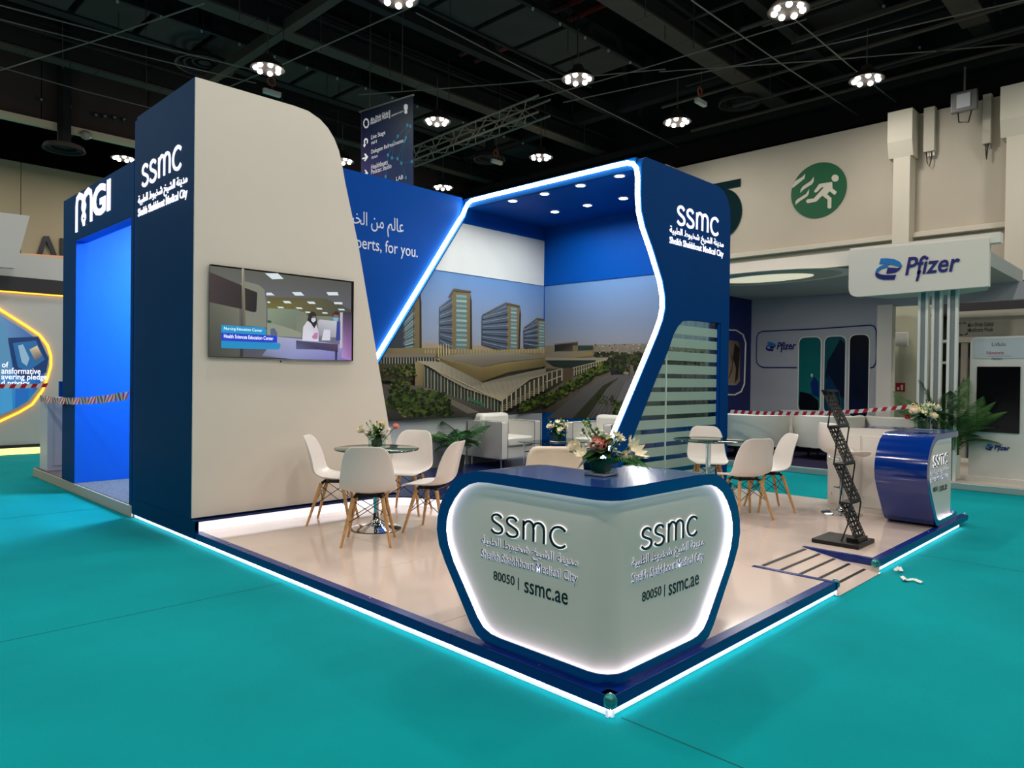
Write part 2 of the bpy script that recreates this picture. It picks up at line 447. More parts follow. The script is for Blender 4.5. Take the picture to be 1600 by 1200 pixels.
MB().prism([(y1.y, y1.z), (y1.y, y2.z), (y1.y+1.5, y2.z), (y1.y+1.5, y1.z)], 'x', 15.966, 15.974).build('bar_stroke', TEALD, t, True)
# fittings on the hall wall
CABG = mat('cable_duct_cream', (196, 188, 172), .7)
for i, (a, b, lab) in enumerate((((1445, 171), (1461, 236), 'cream cable trunking with bright wire ends beside the bracketed column'), ((1537, 152), (1549, 224), 'slim cream cable trunking hanging near the corner column'))):
    p = at(0, 15.9, *a); q = at(0, 15.9, *b); t = thing('cable_trunking', lab, 'trunking', (15.9, p.y, q.z))
    box('cover', CABG, t, 15.82, q.y, q.z, 15.995, p.y, 7.8, bevel=.008)
    for k in range(3 if i == 0 else 1):
        yy = q.y+(p.y-q.y)*(k+.6)/4
        MB().tube([(15.9, yy, q.z+.02), (15.9, yy-.01, q.z-.1)], .025, 6).build('cable_end', WHITE if i == 0 else STEEL, t, True)
    MB().tube([(15.88, p.y-.06, q.z), (15.88, p.y-.07, q.z-.22), (15.88, (p.y+q.y)/2, q.z-.34), (15.88, q.y+.07, q.z-.2), (15.88, q.y+.06, q.z)], .012, 5).build('cable_loop', BLACK, t, True)
p = at(0, 15.3, 1485, 148); q = at(0, 15.3, 1526, 166); mid = (p+q)/2
t = thing('floodlight', 'square grey floodlight hanging above the cable trunkings', 'lamp', (15.3, mid.y, mid.z))
MB().box(15.32, q.y, mid.z-.22, 15.46, p.y, mid.z+.22).build('housing', STEEL, t, True, bevel=.02)
box('lens', mat('unlit_lens', (186, 186, 190), .25), t, 15.3, q.y+.12, mid.z-.15, 15.325, p.y-.12, mid.z+.15)
box('yoke', STEEL, t, 15.38, mid.y-.02, mid.z+.2, 15.42, mid.y+.02, mid.z+.75)
MB().tube([(15.4, mid.y+.12, mid.z-.2), (15.4, mid.y+.1, mid.z-.42), (15.4, mid.y-.08, mid.z-.46), (15.4, mid.y-.14, mid.z-.2)], .015, 5).build('cable_loop', BLACK, t, True)

# ------------------------------------------------------------------ roof steel: catwalk girders, walkways, trusses, pipes
def girder(name, y, x0, x1, z, wd=.42, m=GIRDER, seg=1.5):
    g = thing(name, None, None, (x0, y, z), kind='structure')
    n = int((x1-x0)/seg)
    me = None
    for i in range(n):
        a = x0+i*seg
        o = MB().box(0, 0, 0, seg-.012, wd, .05) if me is None else None
        if me is None:
            ob = o.build('soffit_plate', m, g, loc=(0, 0, 0)); me = ob.data; ob.location = (a-x0, -wd/2, 0)
        else:
            ob = bpy.data.objects.new('soffit_plate', me); COL.objects.link(ob); ob.parent = g; ob.location = (a-x0, -wd/2, 0)
    box('web', GIRDER_DK, g, x0, y-wd*.38, z+.05, x1, y+wd*.38, z+.42)
    for dz, dy in ((.5, -wd*.5), (.62, -wd*.42), (.74, -wd*.36)):
        box('conduit', GIRDER_DK if dz != .5 else DUCT, g, x0, y+dy-.02, z+dz, x1, y+dy+.02, z+dz+.045)
    mb = MB()
    for i in range(int((x1-x0)/1.9)):
        xx = x0+.6+i*1.9; mb.tube([(xx, y-wd*.52, z+.9), (xx+.02, y-wd*.52, z-.18)], .012, 4)
    mb.build('hanger_hooks', STEEL, g, True, kind='stuff')
    return g
girder('ceiling_girder', 12.95, -6, 24, 9.0)
girder('ceiling_girder', 6.78, -8, 24, 9.0, .5)
girder('ceiling_girder', 1.85, -6, 16, 9.0, .5)
girder('ceiling_girder', 18.3, -6, 20, 9.0, .36)
girder('ceiling_girder', 25.0, -6, 22, 9.6, .3)
girder('ceiling_girder', -3.5, -6, 16, 9.0, .5)
def walkway(y, x0, x1, z, wd, pitch=1.35, lab=None):
    g = thing('ceiling_walkway', None, None, (x0, y, z), kind='structure')
    me = None
    for i in range(int((x1-x0)/pitch)):
        if me is None:
            ob = MB().box(0, 0, 0, pitch-.16, wd, .06).build('deck_plate', DUCT, g); me = ob.data
        else:
            ob = bpy.data.objects.new('deck_plate', me); COL.objects.link(ob); ob.parent = g
        ob.location = (i*pitch, 0, 0)
    box('rail', GIRDER_DK, g, x0, y-.1, z-.1, x1, y-.02, z+.03)
    box('rail', GIRDER_DK, g, x0, y+wd, z-.05, x1, y+wd+.08, z+.1)
    mb = MB()
    for i in range(int((x1-x0)/.9)):
        mb.ell((x0+.4+i*.9, y-.12, z-.14), .035, .035, .05, 6, 4)
    mb.build('sprinkler_heads', mat('sprinkler_white', (170, 170, 165), .5), g, True, kind='stuff')
    box('sprinkler_pipe', GIRDER_DK, g, x0, y-.15, z-.12, x1, y-.09, z-.06)
walkway(8.9, -6, 13.2, 9.6, 1.7)
walkway(15.2, -6, 17, 9.6, 1.5)
walkway(20.6, -6, 20, 10.2, 1.5)
walkway(3.6, 14.0, 24, 9.9, 1.5)
# beams that run along y
for (x, y0, y1, z, wd, m) in ((5.2, 10.3, 17.3, 8.98, .2, GIRDER), (3.8, 20.5, 24, 8.9, .2, GIRDER), (15.1, -6, 24, 9.5, .3, GIRDER_DK), (16.6, -6, 24, 8.7, .16, GIRDER_DK), (14.1, -6, 8.2, 9.2, .1, GIRDER_DK), (12.6, -2, 5.4, 9.3, .09, GIRDER), (13.2, -2, 5.0, 9.0, .08, GIRDER)):
    MB().box(x-wd/2, y0, z, x+wd/2, y1, z+wd*1.2).build('ceiling_beam', m, kind='structure')
for i, (x, z, m) in enumerate(((12.0, 9.1, GIRDER), (12.35, 9.25, GIRDER), (13.9, 8.75, GIRDER), (14.5, 9.0, GIRDER), (14.75, 8.6, DUCT), (15.4, 8.5, GIRDER), (15.7, 8.9, DUCT), (11.6, 9.5, GIRDER))):
    MB().tube([(x, -5, z), (x, 5.6+(i % 3)*1.6, z)], .04, 6).build('ceiling_conduit', m, kind='structure')
for (x, y0, y1, z) in ((11.3, -2, 14, 10.9), (11.9, -2, 14, 10.9), (7.4, 6, 20, 11.1)):
    MB().tube([(x, y0, z), (x, y1, z)], .09, 8).build('ceiling_pipe', RED_PIPE, kind='structure', smooth=True)
# roof trusses along x with slanting web members
BRONZE = mat('truss_bronze', (66, 62, 52), .7)
for (y, z0, z1, xs) in ((11.2, 9.4, 12.0, 3.1), (5.2, 9.4, 12.0, 3.1), (17.0, 9.6, 12.1, 3.3)):
    g = thing('ceiling_truss', None, None, (0, y, z0), kind='structure')
    box('chord', GIRDER_DK, g, -8, y-.12, z0, 22, y+.12, z0+.25); box('chord', GIRDER_DK, g, -8, y-.12, z1-.25, 22, y+.12, z1)
    for k in range(-2, 7):
        x = k*xs+.6
        for s_ in (-1, 1):
            MB().tube([(x, y, z0+.1), (x+s_*xs*.28, y, z1-.1)], .13, 4).build('web_member', BRONZE if s_ == 1 else GIRDER_DK, g, True)
# thin rigging cables strung under the roof
CABLE = mat('rigging_cable', (120, 116, 108), .5)
for i, (a, b, z) in enumerate((((0, 8), (420, 115), 8.6), ((0, 30), (400, 130), 8.8), ((0, 110), (320, 5), 8.5), ((300, 160), (640, 12), 8.5), ((560, 148), (1040, 108), 8.6), ((800, 165), (1260, 30), 8.6), ((880, 160), (1600, 0), 8.5), ((1030, 112), (1600, 68), 8.6), ((1080, 0), (1340, 180), 8.4), ((1230, 20), (1400, 160), 8.4), ((650, 20), (1060, 230), 8.7), ((0, 105), (240, 170), 8.7))):
    p = at(2, z, *a); q = at(2, z, *b)
    MB().tube([p, (p+q)/2-Vector((0, 0, .03)), q], .014, 4).build('ceiling_cable', CABLE, kind='structure')
rng = random.Random(3)
for i in range(26):
    x = rng.uniform(2, 14); y = rng.uniform(3, 20)
    MB().tube([(x, y, rng.uniform(8.2, 8.8)), (x, y, 11.9)], .008, 4).build('ceiling_hanger', GIRDER_DK, kind='structure')
# round air diffusers hung from the roof
def diffuser(px, py, z, lab, r=.55):
    c = at(2, z, px, py); t = thing('air_diffuser', lab, 'vent', c)
    for k, rr in enumerate((r, r*.72, r*.44)):
        MB().lathe([(rr, .0), (rr-.05, .12), (rr-.09, .12), (rr-.05, 0), (rr, 0)], (0, 0, .05*k), 20).build('cone_ring', GIRDER_DK if k else DUCT, t, smooth=True)
    MB().tube([(0, 0, .1), (0, 0, 11.9-z)], .16, 8).build('duct', GIRDER_DK, t)
diffuser(1155, 163, 8.9, 'round dark air diffuser seen past the red-lined girder')
diffuser(320, 105, 9.2, 'round dark air diffuser above the tall white tower', .7)
diffuser(765, 250, 8.8, 'round dark air diffuser beyond the small lattice truss')
diffuser(100, 235, 7.3, 'round dark air diffuser below the pale edge beam', .5)
# cased detectors with coiled lead
for px, py, lab in ((425, 145, 'small white box on coiled orange leads above the white tower'), (1095, 160, 'small white box on coiled orange leads near the hall wall'), (776, 253, 'small white box on coiled orange leads beyond the lattice truss')):
    c = at(2, 8.3, px, py); t = thing('detector_unit', lab, 'detector', c)
    MB().box(-.22, -.06, -.06, .22, .06, .06).build('case', mat('detector_white', (200, 198, 190), .4), t, bevel=.02)
    MB().tube([(.1*math.cos(a*.6), .03, .28+.1*math.sin(a*.6)) for a in range(11)], .02, 6).build('coiled_lead', mat('orange_lead', (170, 80, 40), .5), t)
    MB().tube([(0, 0, .05), (0, 0, .9)], .01, 4).build('hanger', STEEL, t)
# lattice truss
pA = at(2, 8.0, 640, 258); pB = at(2, 8.0, 850, 178)
t = thing('lattice_truss', 'bright aluminium lattice truss hanging behind the banner', 'truss', pA)
d = (pB-pA); L = d.length; d.normalize(); s_ = Vector((-d.y, d.x, 0))
ALU = mat('aluminium', (150, 132, 118), .5, metal=.2)
chs = [Vector((0, 0, 0))-s_*.2, s_*.2, Vector((0, 0, .4))-s_*.2, Vector((0, 0, .4))+s_*.2]
for c in chs:
    MB().tube([c, c+d*L], .03, 6).build('chord_tube', ALU, t)
mb = MB(); n = int(L/.5)
for i in range(n):
    for a, b in ((0, 2), (1, 3), (0, 1), (2, 3)):
        p = chs[a if i % 2 else b]+d*(i*.5); q = chs[b if i % 2 else a]+d*(i*.5+.5); mb.tube([p, q], .014, 4)
mb.build('lacing_bars', ALU, t, kind='stuff')

# high-bay lamps
def lamp(loc, lab, first=[None]):
    if first[0] is None:
        t = thing('high_bay_lamp', lab, 'lamp', loc, group='high-bay lamps under the dark roof')
        MB().lathe([(.0, .3), (.1, .3), (.14, .2), (.3, .1), (.36, 0), (.33, .0), (.12, .1), (0, .1)], (0, 0, 0), 20).build('reflector', DUCT, t, smooth=True)
        MB().tube([(0, 0, .3), (0, 0, 1.1)], .012, 5).build('hanger', STEEL, t)
        bm = None
        for k in range(7):
            a = 2*PI*k/7; pos = (.24*math.cos(a), .24*math.sin(a), 0)
            if bm is None:
                o = MB().ell((0, 0, 0), .058, .058, .05, 10, 6).build('bulb', BULB, t, smooth=True); bm = o.data; o.location = pos
            else:
                o = bpy.data.objects.new('bulb', bm); COL.objects.link(o); o.parent = t; o.location = pos
        first[0] = t
        return t
    return dup(first[0], loc, label=lab)
LL = [((418, 108), 'high-bay lamp of seven bulbs above the white tower'), ((622, -2), 'high-bay lamp straight above the hanging banner, partly out of view'),
      ((903, 124), 'high-bay lamp over the middle of the canopy'), ((1232, 17), 'high-bay lamp nearest the top, above the running person emblem'),
      ((1354, 125), 'high-bay lamp close to the bracketed wall column'), ((1058, 191), 'high-bay lamp just above the canopy corner beside the hall wall'),
      ((845, 246), 'distant high-bay lamp right over the glowing canopy edge'), ((683, 190), 'distant high-bay lamp beside the hanging banner'),
      ((193, 248), 'distant high-bay lamp above the lower blue portal'), ((535, 252), 'distant high-bay lamp between the white tower and the banner'),
      ((692, 293), 'tiny distant high-bay lamp over the joint of blue wall and canopy')]
for (p, lab) in LL:
    lamp(at(2, 8.0, *p), lab)

# ================================================================== THE MAIN STAND
Z0 = .1
st = thing('stand_platform', 'low cream-floored exhibition platform with blue edge and glowing base strip', 'platform', (0, 0, 0))
box('underframe', GIRDER_DK, st, .02, .58, .004, 6.1, 6.1, .085)
box('underframe', GIRDER_DK, st, .02, .02, .004, 2.6, .58, .085); box('underframe', GIRDER_DK, st, 3.51, .02, .004, 6.1, .58, .085)
box('underframe', GIRDER_DK, st, 6.1, 2.9, .004, 6.68, 6.2, .085)
def panel(x0, y0, x1, y1):
    g = .0015
    MB().box(x0+g, y0+g, .085, x1-g, y1-g, Z0).build('floor_panel', DECK, st, True, bevel=.0015)
rows = [0.06, 1.25, 2.45, 3.67, 4.89, 6.1]
for r in range(5):
    y0, y1 = rows[r], rows[r+1]
    xs = [.06, .93, 3.37, 5.81, 6.15] if r % 2 == 0 else [.06, 2.15, 4.59, 6.15]
    if r == 2: xs = [.06, .93, 3.37, 5.81, 6.15]
    for a, b in zip(xs[:-1], xs[1:]):
        if r == 0:
            segs = []
            if a < 2.62: segs.append((a, y0, min(b, 2.615), y1))
            if b > 2.62 and a < 3.5: segs.append((max(a, 2.615), .575, min(b, 3.495), y1))
            if b > 3.5: segs.append((max(a, 3.495), y0, b, y1))
            for q in segs:
                if q[2]-q[0] > .01: panel(q[0], q[1], q[2], q[3])
        else: panel(a, y0, b, y1)
panel(6.15, 2.9, 6.68, 6.1)
# blue trim with a narrow top ledge, glowing strip below it; in lengths
def edge_run(ax, a, b):
    prof = [(-.004, .043), (-.004, .102), (.062, .102), (.062, .096), (.012, .09), (.012, .043)]
    if ax == 'y': MB().prism([(x, z) for x, z in prof], 'y', a, b).build('edge_trim', BLUE_EDGE, st, True, bevel=.002); box('light_strip', LED_SOFT, st, .016, a, .003, .03, b, .043); box('led_tape', LED_TAPE, st, .0, a, .0415, .01, b, .043)
    else: MB().prism([(x, z) for x, z in prof], 'x', a, b).build('edge_trim', BLUE_EDGE, st, True, bevel=.002); box('light_strip', LED_SOFT, st, a, .016, .003, b, .03, .043); box('led_tape', LED_TAPE, st, a, .0, .0415, b, .01, .043)
for a, b in ((.002, 1.07), (1.073, 3.55), (3.553, 6.1)): edge_run('y', a, b)
for a, b in ((.002, 2.62), (3.49, 6.05)): edge_run('x', a, b)
MB().prism([(-.004, .043), (-.004, .102), (.062, .102), (.062, .096), (.012, .09), (.012, .043)], 'x', 6.05, 6.32).build('edge_trim', BLUE_EDGE, st, True)
box('side_skirt', WHITE, st, 6.15, .06, .003, 6.165, 2.9, .098)
CAPM = mat('clear_teal_cap', (60, 150, 150), .12, metal=.6)
for cx_, cy_ in ((.012, .012), (2.64, .015), (3.47, .015), (6.31, .02)):
    MB().ell((cx_, cy_, .078), .032, .032, .034, 12, 8).build('corner_cap', CAPM, st, True, smooth=True)
    for dx, dy, dz in ((-.022, .01, -.015), (.01, -.022, -.015), (0, 0, .03)):
        MB().ell((cx_+dx, cy_+dy, .078+dz), .007, .007, .007, 8, 6).build('bolt_head', CHROME, st, True, smooth=True)
for x, y in ((.035, .45), (.035, 1.9), (.035, 2.9), (.035, 3.9), (.75, .035), (1.9, .035), (2.4, .035), (4.0, .035), (5.0, .035)):
    MB().lathe([(.008, 0), (.006, .004), (0, .005)], (x, y, .102), 8).build('bolt_head', CHROME, st, True)

# access ramp let into the edge
rp = thing('access_ramp', 'small cream access ramp with black grip strips let into the platform edge', 'ramp', (3.05, .28, 0))
zr = lambda y: .004+.094*max(0, (y+.02)/.59)
MB().prism([(-.02, .002), (.572, .002), (.572, .099), (-.02, .006)], 'x', 2.625, 3.485).build('ramp_plate', DECK, rp, True)
for k in range(5):
    y = .545-k*.118
    MB().prism([(y, zr(y)+.0005), (y+.022, zr(y+.022)+.0005), (y+.022, zr(y+.022)+.0035), (y, zr(y)+.0035)], 'x', 2.66, 3.45).build('grip_strip', BLACK, rp, True)
for x, m in ((2.612, BLUE_EDGE), (3.488, BLUE_EDGE)):
    box('side_trim', m, rp, x-.045 if x < 3 else x, .0, .1, x if x < 3 else x+.045, .6, .1045)
for x in (2.616, 3.484):
    MB().prism([(-.01, .004), (.26, .05), (-.01, .05)], 'x', x-.003, x+.003).build('cheek_panel', WHITE, rp, True)
    MB().prism([(-.01, .05), (.26, .05), (.57, .1), (-.01, .1)], 'x', x-.004, x+.004).build('cheek_trim', BLUE_EDGE, rp, True)

# raised lounge platform
ZR = .2
rl = thing('raised_lounge_floor', 'raised dark blue lounge floor with a glowing white curved riser', 'platform', (3.5, 5, Z0))
plan = [(.04, 4.52), (1.85, 4.52), (2.02, 4.49), (2.17, 4.38), (2.28, 4.2), (2.38, 3.98), (2.5, 3.7), (2.7, 3.4), (3.0, 3.17), (3.35, 3.05), (3.75, 3.02), (6.3, 3.05), (6.3, 6.1), (.04, 6.1)]
MB().prism(plan, 'z', ZR-.012, ZR).build('deck', mat('navy_lounge_floor', (8, 26, 78), .3, noise=.05), rl, True)
inner = plan[:11]
mb = MB()
for (a, b) in zip(inner[:-1], inner[1:]):
    mb.add([(a[0], a[1]+.01, Z0+.001), (b[0], b[1]+.01, Z0+.001), (b[0], b[1]+.01, ZR-.013), (a[0], a[1]+.01, ZR-.013)], [(0, 1, 2, 3)])
mb.build('riser_light', LED_RISER, rl, True)
MB().prism([(x, y) for x, y in [(p[0], p[1]+.03) for p in plan[:-2]]+[(6.28, 6.08), (.06, 6.08)]], 'z', Z0, ZR-.013).build('core', GIRDER_DK, rl, True)

# tall tower with screen wall
tw = thing('screen_tower', 'tall dark blue tower with a white sloping face carrying the television', 'wall', (0, 5.3, .05))
prof = [(0, .217), (0, 4.11), (.95, 4.12), (1.1, 4.11), (1.228, 4.065), (1.32, 4.0), (1.395, 3.91), (1.45, 3.8), (1.49, 3.66), (1.525, 3.5), (1.694, 2.87), (2.086, 1.06), (2.27, .217)]
MB().prism(prof, 'y', 4.58, 4.615).build('front_panel', WHITE, tw, True, label='warm white front face')
body = [(-.004, .201)]+[(-.004, 4.112)]+[(x-.012, z-.004) for x, z in prof[2:-1]]+[(2.262, .201)]
MB().prism(body, 'y', 4.6, 6.045).build('body', BLUE_TW, tw, True)
box('plinth', BLUE_TW, tw, -.0085, 4.5, .045, -.0045, 6.1, .203); box('plinth', BLUE_TW, tw, -.0045, 4.5, .1995, .03, 4.6, .203)
box('rear_strip', BLUE_DK, tw, -.004, 6.045, .2, .03, 6.1, 4.08)
monogram((-.004, 5.865, 3.372), (-.004, 4.865, 3.372), .2, SIGN_W, tw, depth=.008, st=.085)
lettering(AR_CITY, (-.004, 5.985, 3.17), (-.004, 4.727, 3.17), .125, (0, 0, 1), SIGN_W, tw, depth=.006, bold=.012)
lettering(CITY, (-.004, 5.985, 3.06), (-.004, 4.727, 3.06), .105, (0, 0, 1), SIGN_W, tw, depth=.006, bold=.012)

# television
tv = thing('television', 'wide wall television showing a laboratory and three blue caption bars', 'television', (.88, 4.54, 2.06))
MB().box(.132, 4.545, 1.65, 1.624, 4.59, 2.478).build('casing', mat('tv_black', (12, 12, 14), .25), tv, True, bevel=.004)
Z = lambda x, y: (320+x/6.667, 400+y/6.667)
pr = Print(1, 4.544, Z)
pr.poly([(50, 100), (1527, 278), (1522, 1085), (42, 1045)], [(96, 98, 86), (78, 80, 74), (120, 116, 150), (66, 66, 60)])
pr.poly([(50, 480), (360, 545), (360, 1048), (42, 1045)], [(98, 100, 86), (120, 120, 104), (84, 86, 78), (60, 62, 56)])
pr.poly([(46, 165), (370, 300), (540, 370), (545, 400), (535, 580), (510, 585), (380, 552), (46, 480)], [(66, 50, 52), (44, 34, 36), (28, 22, 26), (22, 18, 22), (16, 14, 20), (16, 14, 20), (40, 30, 32), (60, 46, 50)])
pr.poly([(370, 290), (420, 265), (560, 300), (620, 350), (640, 520), (640, 745), (380, 720), (400, 560), (510, 588), (540, 575), (548, 380), (400, 325)], (132, 136, 120))
pr.poly([(385, 130), (410, 132), (425, 700), (395, 1050), (365, 1050), (385, 560)], [(190, 184, 160), (150, 140, 120), (110, 106, 90), (40, 40, 40), (40, 40, 44), (90, 84, 70)])
pr.poly([(650, 430), (1250, 440), (1522, 560), (1522, 640), (1000, 620), (650, 550)], [(96, 90, 40), (84, 84, 60), (70, 70, 58), (64, 64, 60), (80, 80, 66), (120, 110, 50)])
for q in ([(625, 180), (760, 180), (820, 238), (700, 242)], [(640, 382), (690, 382), (728, 410), (640, 410)], [(905, 376), (1000, 376), (1035, 412), (940, 412)], [(1265, 376), (1380, 376), (1392, 410), (1285, 410)], [(810, 468), (880, 470), (905, 494), (830, 492)], [(1060, 474), (1135, 476), (1155, 500), (1085, 498)], [(1340, 480), (1430, 482), (1432, 504), (1350, 502)], [(650, 472), (672, 474), (684, 490), (650, 490)], [(750, 528), (810, 530), (826, 544), (770, 544)], [(940, 534), (1000, 536), (1020, 552), (960, 550)], [(1155, 540), (1212, 542), (1225, 558), (1170, 556)], [(1385, 550), (1450, 552), (1455, 568), (1395, 566)], [(1040, 578), (1090, 580), (1100, 594), (1050, 592)], [(1218, 586), (1270, 588), (1280, 602), (1226, 600)]):
    pr.poly(q, (232, 244, 250))
pr.poly([(650, 545), (950, 555), (1060, 600), (1060, 850), (650, 830)], [(140, 158, 130), (120, 136, 116), (130, 134, 118), (110, 112, 100), (130, 136, 120)])
pr.poly([(950, 620), (1330, 630), (1330, 860), (950, 850)], (126, 134, 116))
pr.poly([(645, 690), (690, 700), (900, 760), (1000, 800), (1000, 850), (645, 830)], (150, 156, 138))
pr.poly([(650, 670), (688, 672), (688, 700), (650, 698)], (30, 90, 40))
pr.poly([(680, 760), (720, 750), (750, 800), (750, 830), (680, 825)], (90, 104, 130))
pr.poly([(590, 1040), (650, 960), (745, 840), (1000, 865), (1380, 920), (1522, 960), (1522, 1088), (900, 1075)], [(120, 124, 150), (150, 154, 190), (170, 176, 200), (176, 176, 220), (168, 168, 228), (150, 140, 210), (120, 110, 190), (140, 150, 200)])
pr.poly([(1420, 585), (1527, 590), (1524, 1090), (1420, 1060)], [(60, 50, 70), (36, 30, 50), (170, 120, 190), (190, 150, 210)])
pr.poly([(1405, 588), (1432, 588), (1428, 960), (1400, 960)], (196, 196, 210))
pr.poly([(1010, 880), (1020, 740), (1060, 680), (1100, 660), (1150, 700), (1180, 780), (1180, 890)], [(230, 228, 240), (226, 226, 236), (214, 214, 224), (220, 220, 230), (226, 226, 236), (220, 210, 226), (232, 230, 244)])
pr.poly([(1062, 670), (1085, 595), (1120, 578), (1152, 596), (1158, 640), (1165, 700), (1135, 755), (1100, 700)], (26, 20, 22))
pr.poly([(1105, 650), (1150, 640), (1150, 675), (1125, 695), (1105, 675)], (210, 226, 244)); pr.poly([(1112, 632), (1150, 626), (1150, 645), (1112, 650)], (150, 106, 88))
pr.poly([(1330, 600), (1360, 572), (1395, 590), (1400, 640), (1330, 640)], (40, 26, 24)); pr.poly([(1335, 610), (1390, 615), (1388, 645), (1335, 640)], (148, 100, 80)); pr.poly([(1328, 640), (1388, 645), (1380, 680), (1335, 676)], (120, 190, 236))
pr.poly([(1360, 690), (1405, 680), (1405, 880), (1360, 880)], (44, 60, 150))
pr.poly([(1170, 680), (1190, 662), (1370, 680), (1360, 850), (1180, 830)], [(190, 190, 200), (200, 200, 210), (210, 210, 220), (170, 170, 186), (150, 150, 166)])
pr.poly([(1235, 765), (1300, 770), (1300, 880), (1210, 880)], (226, 226, 240)); pr.poly([(1110, 840), (1140, 800), (1172, 800), (1168, 865), (1120, 865)], (196, 130, 180))
pr.poly([(945, 880), (1040, 890), (1380, 920), (1380, 1000), (1180, 975), (945, 970)], [(60, 60, 96), (70, 66, 100), (90, 60, 90), (60, 50, 90), (50, 50, 90), (90, 96, 140)])
pr.poly([(1350, 980), (1375, 985), (1370, 1088), (1350, 1086)], (40, 36, 60))
for q, c in (([(165, 718), (610, 745), (636, 770), (630, 825), (165, 798)], (20, 156, 214)), ([(165, 798), (740, 830), (748, 850), (745, 905), (165, 882)], (14, 64, 214)), ([(165, 882), (770, 908), (785, 930), (765, 975), (165, 960)], (18, 150, 212))):
    pr.poly(q, c)
pr.build('screen_picture', SCREEN, tv)
def tvt(s, a, b, h, m):
    p = at(1, 4.52, *Z(*a)); q = at(1, 4.52, *Z(*b)); lettering(s, (p.x, 4.533, p.z), (q.x, 4.533, p.z), h, (0, 0, 1), m, tv, depth=.001, name='caption_text')
CAPT = mat('caption_glow', (220, 240, 255), .5, emit=.8)
tvt('Nursing Education Center', (205, 776), (605, 790), .034, CAPT); tvt('Health Sciences Education Center', (205, 852), (720, 880), .034, SIGN_W); tvt('Graduate Medical Education Center', (205, 934), (750, 950), .034, CAPT)
MB().ell((.83, 4.575, 1.625), .008, .006, .008, 8, 6).build('status_sensor', BLACK, tv, True)

# back wall of the stand with slogan and mural
bw = thing('back_wall', 'long back wall with blue slogan panel, white band and hospital mural', 'wall', (4, 6.1, ZR))
box('wall_core', BLUE, bw, 1.6, 6.1, .1, 6.3, 6.2, 4.1)
box('wall_core', BLUE, bw, 6.3, 3.05, .1, 6.4, 6.2, 4.0)
MB().prism([(1.6, .2), (1.88, .2), (4.345, 3.76), (4.40, 3.95), (4.44, 4.12), (1.6, 4.12)], 'y', 6.05, 6.1).build('slogan_panel', BLUE, bw, True)
box('white_band', GREY_W, bw, 3.8, 6.088, 3.02, 6.299, 6.1, 3.76)
box('kick_panel', GREY_W, bw, 1.9, 6.09, ZR, 6.299, 6.1, .93)
ex = lambda a: at(1, 6.04, *a)
a = ex((549, 356)); b = ex((631, 367)); lettering(AR_EXP, (a.x-.07, 6.05, a.z-.03), (b.x, 6.05, a.z-.03), .27, (0, 0, 1), mat('slogan_white', (200, 210, 225), .5), bw, depth=.004)
a = ex((550, 384)); b = ex((653, 400)); lettering('experts, for you.', (a.x-.1, 6.05, a.z-.065), (b.x, 6.05, a.z-.065), .21, (0, 0, 1), MATS['slogan_white'], bw, depth=.004)
TAN = (150, 138, 108); TAN2 = (118, 106, 78); GL = (70, 84, 96); GLL = (120, 144, 146); RF = (132, 126, 112)
Z1 = lambda x, y: (540+x/4.444, 400+y/4.444)
pr = Print(1, 6.098, Z1)
bot = [(1400, 1080), (-60, 1150)]
pr.poly([(-400, -50), (1390, 212), (1390, 640), (-400, 640)], [(104, 146, 200), (98, 140, 194), (146, 152, 166), (140, 148, 160)])
pr.poly([(-400, 625), (520, 600), (1390, 640), (1385, 1082), (-400, 1175)], [(150, 138, 120), (158, 146, 128), (150, 140, 124), (74, 70, 62), (64, 62, 56)])
def tower(gl, fr, strip, roof, ns):
    pr.poly(gl, [(92, 106, 124)]+[(74, 86, 102)]*(len(gl)-1)); pr.poly(fr, TAN2)
    pr.poly(strip, (96, 122, 122))
    (x0, y0), (x1, y1), (x2, y2), (x3, y3) = strip
    for k in range(ns):
        t = (k+.15)/ns; u = (k+.6)/ns
        pr.poly([(x0, y0+(y3-y0)*t), (x1, y1+(y2-y1)*t), (x1, y1+(y2-y1)*u), (x0, y0+(y3-y0)*u)], (150, 172, 168) if k % 2 else (128, 152, 150))
    gx0 = min(p[0] for p in gl); gx1 = max(p[0] for p in gl)
    top0 = gl[0][1]; top1 = gl[1][1]; b1 = gl[2][1]; b0 = gl[3][1]
    for k in range(1, ns):
        t = k/ns; pr.line((gl[0][0], top0+(b0-top0)*t), (gl[1][0], top1+(b1-top1)*t), 4, (136, 146, 156) if k % 2 else (40, 48, 60))
    pr.poly(roof, (92, 84, 68))
    pr.poly([fr[1], (fr[1][0]+8, fr[1][1]+60), (fr[2][0]+6, fr[2][1]), (fr[2][0]-6, fr[2][1])], (60, 54, 44))
tower([(395, 420), (480, 300), (480, 672), (395, 672)], [(475, 270), (516, 262), (520, 672), (472, 672)], [(410, 440), (468, 360), (468, 668), (410, 668)], [(470, 290), (500, 258), (520, 266), (520, 330), (510, 276), (485, 290)], 12)
pr.poly([(250, 620), (400, 450), (395, 672), (230, 672)], (66, 72, 78))
tower([(650, 352), (738, 285), (738, 665), (648, 610)], [(735, 245), (862, 255), (868, 676), (732, 672)], [(765, 264), (838, 270), (836, 674), (762, 672)], [(712, 285), (745, 226), (868, 244), (866, 256), (750, 242), (730, 285)], 12)
tower([(943, 410), (1122, 350), (1118, 665), (942, 612)], [(1118, 335), (1202, 346), (1196, 676), (1114, 672)], [(1142, 356), (1182, 360), (1180, 676), (1138, 672)], [(943, 408), (1105, 322), (1204, 345), (1202, 356), (1108, 334), (945, 416)], 12)
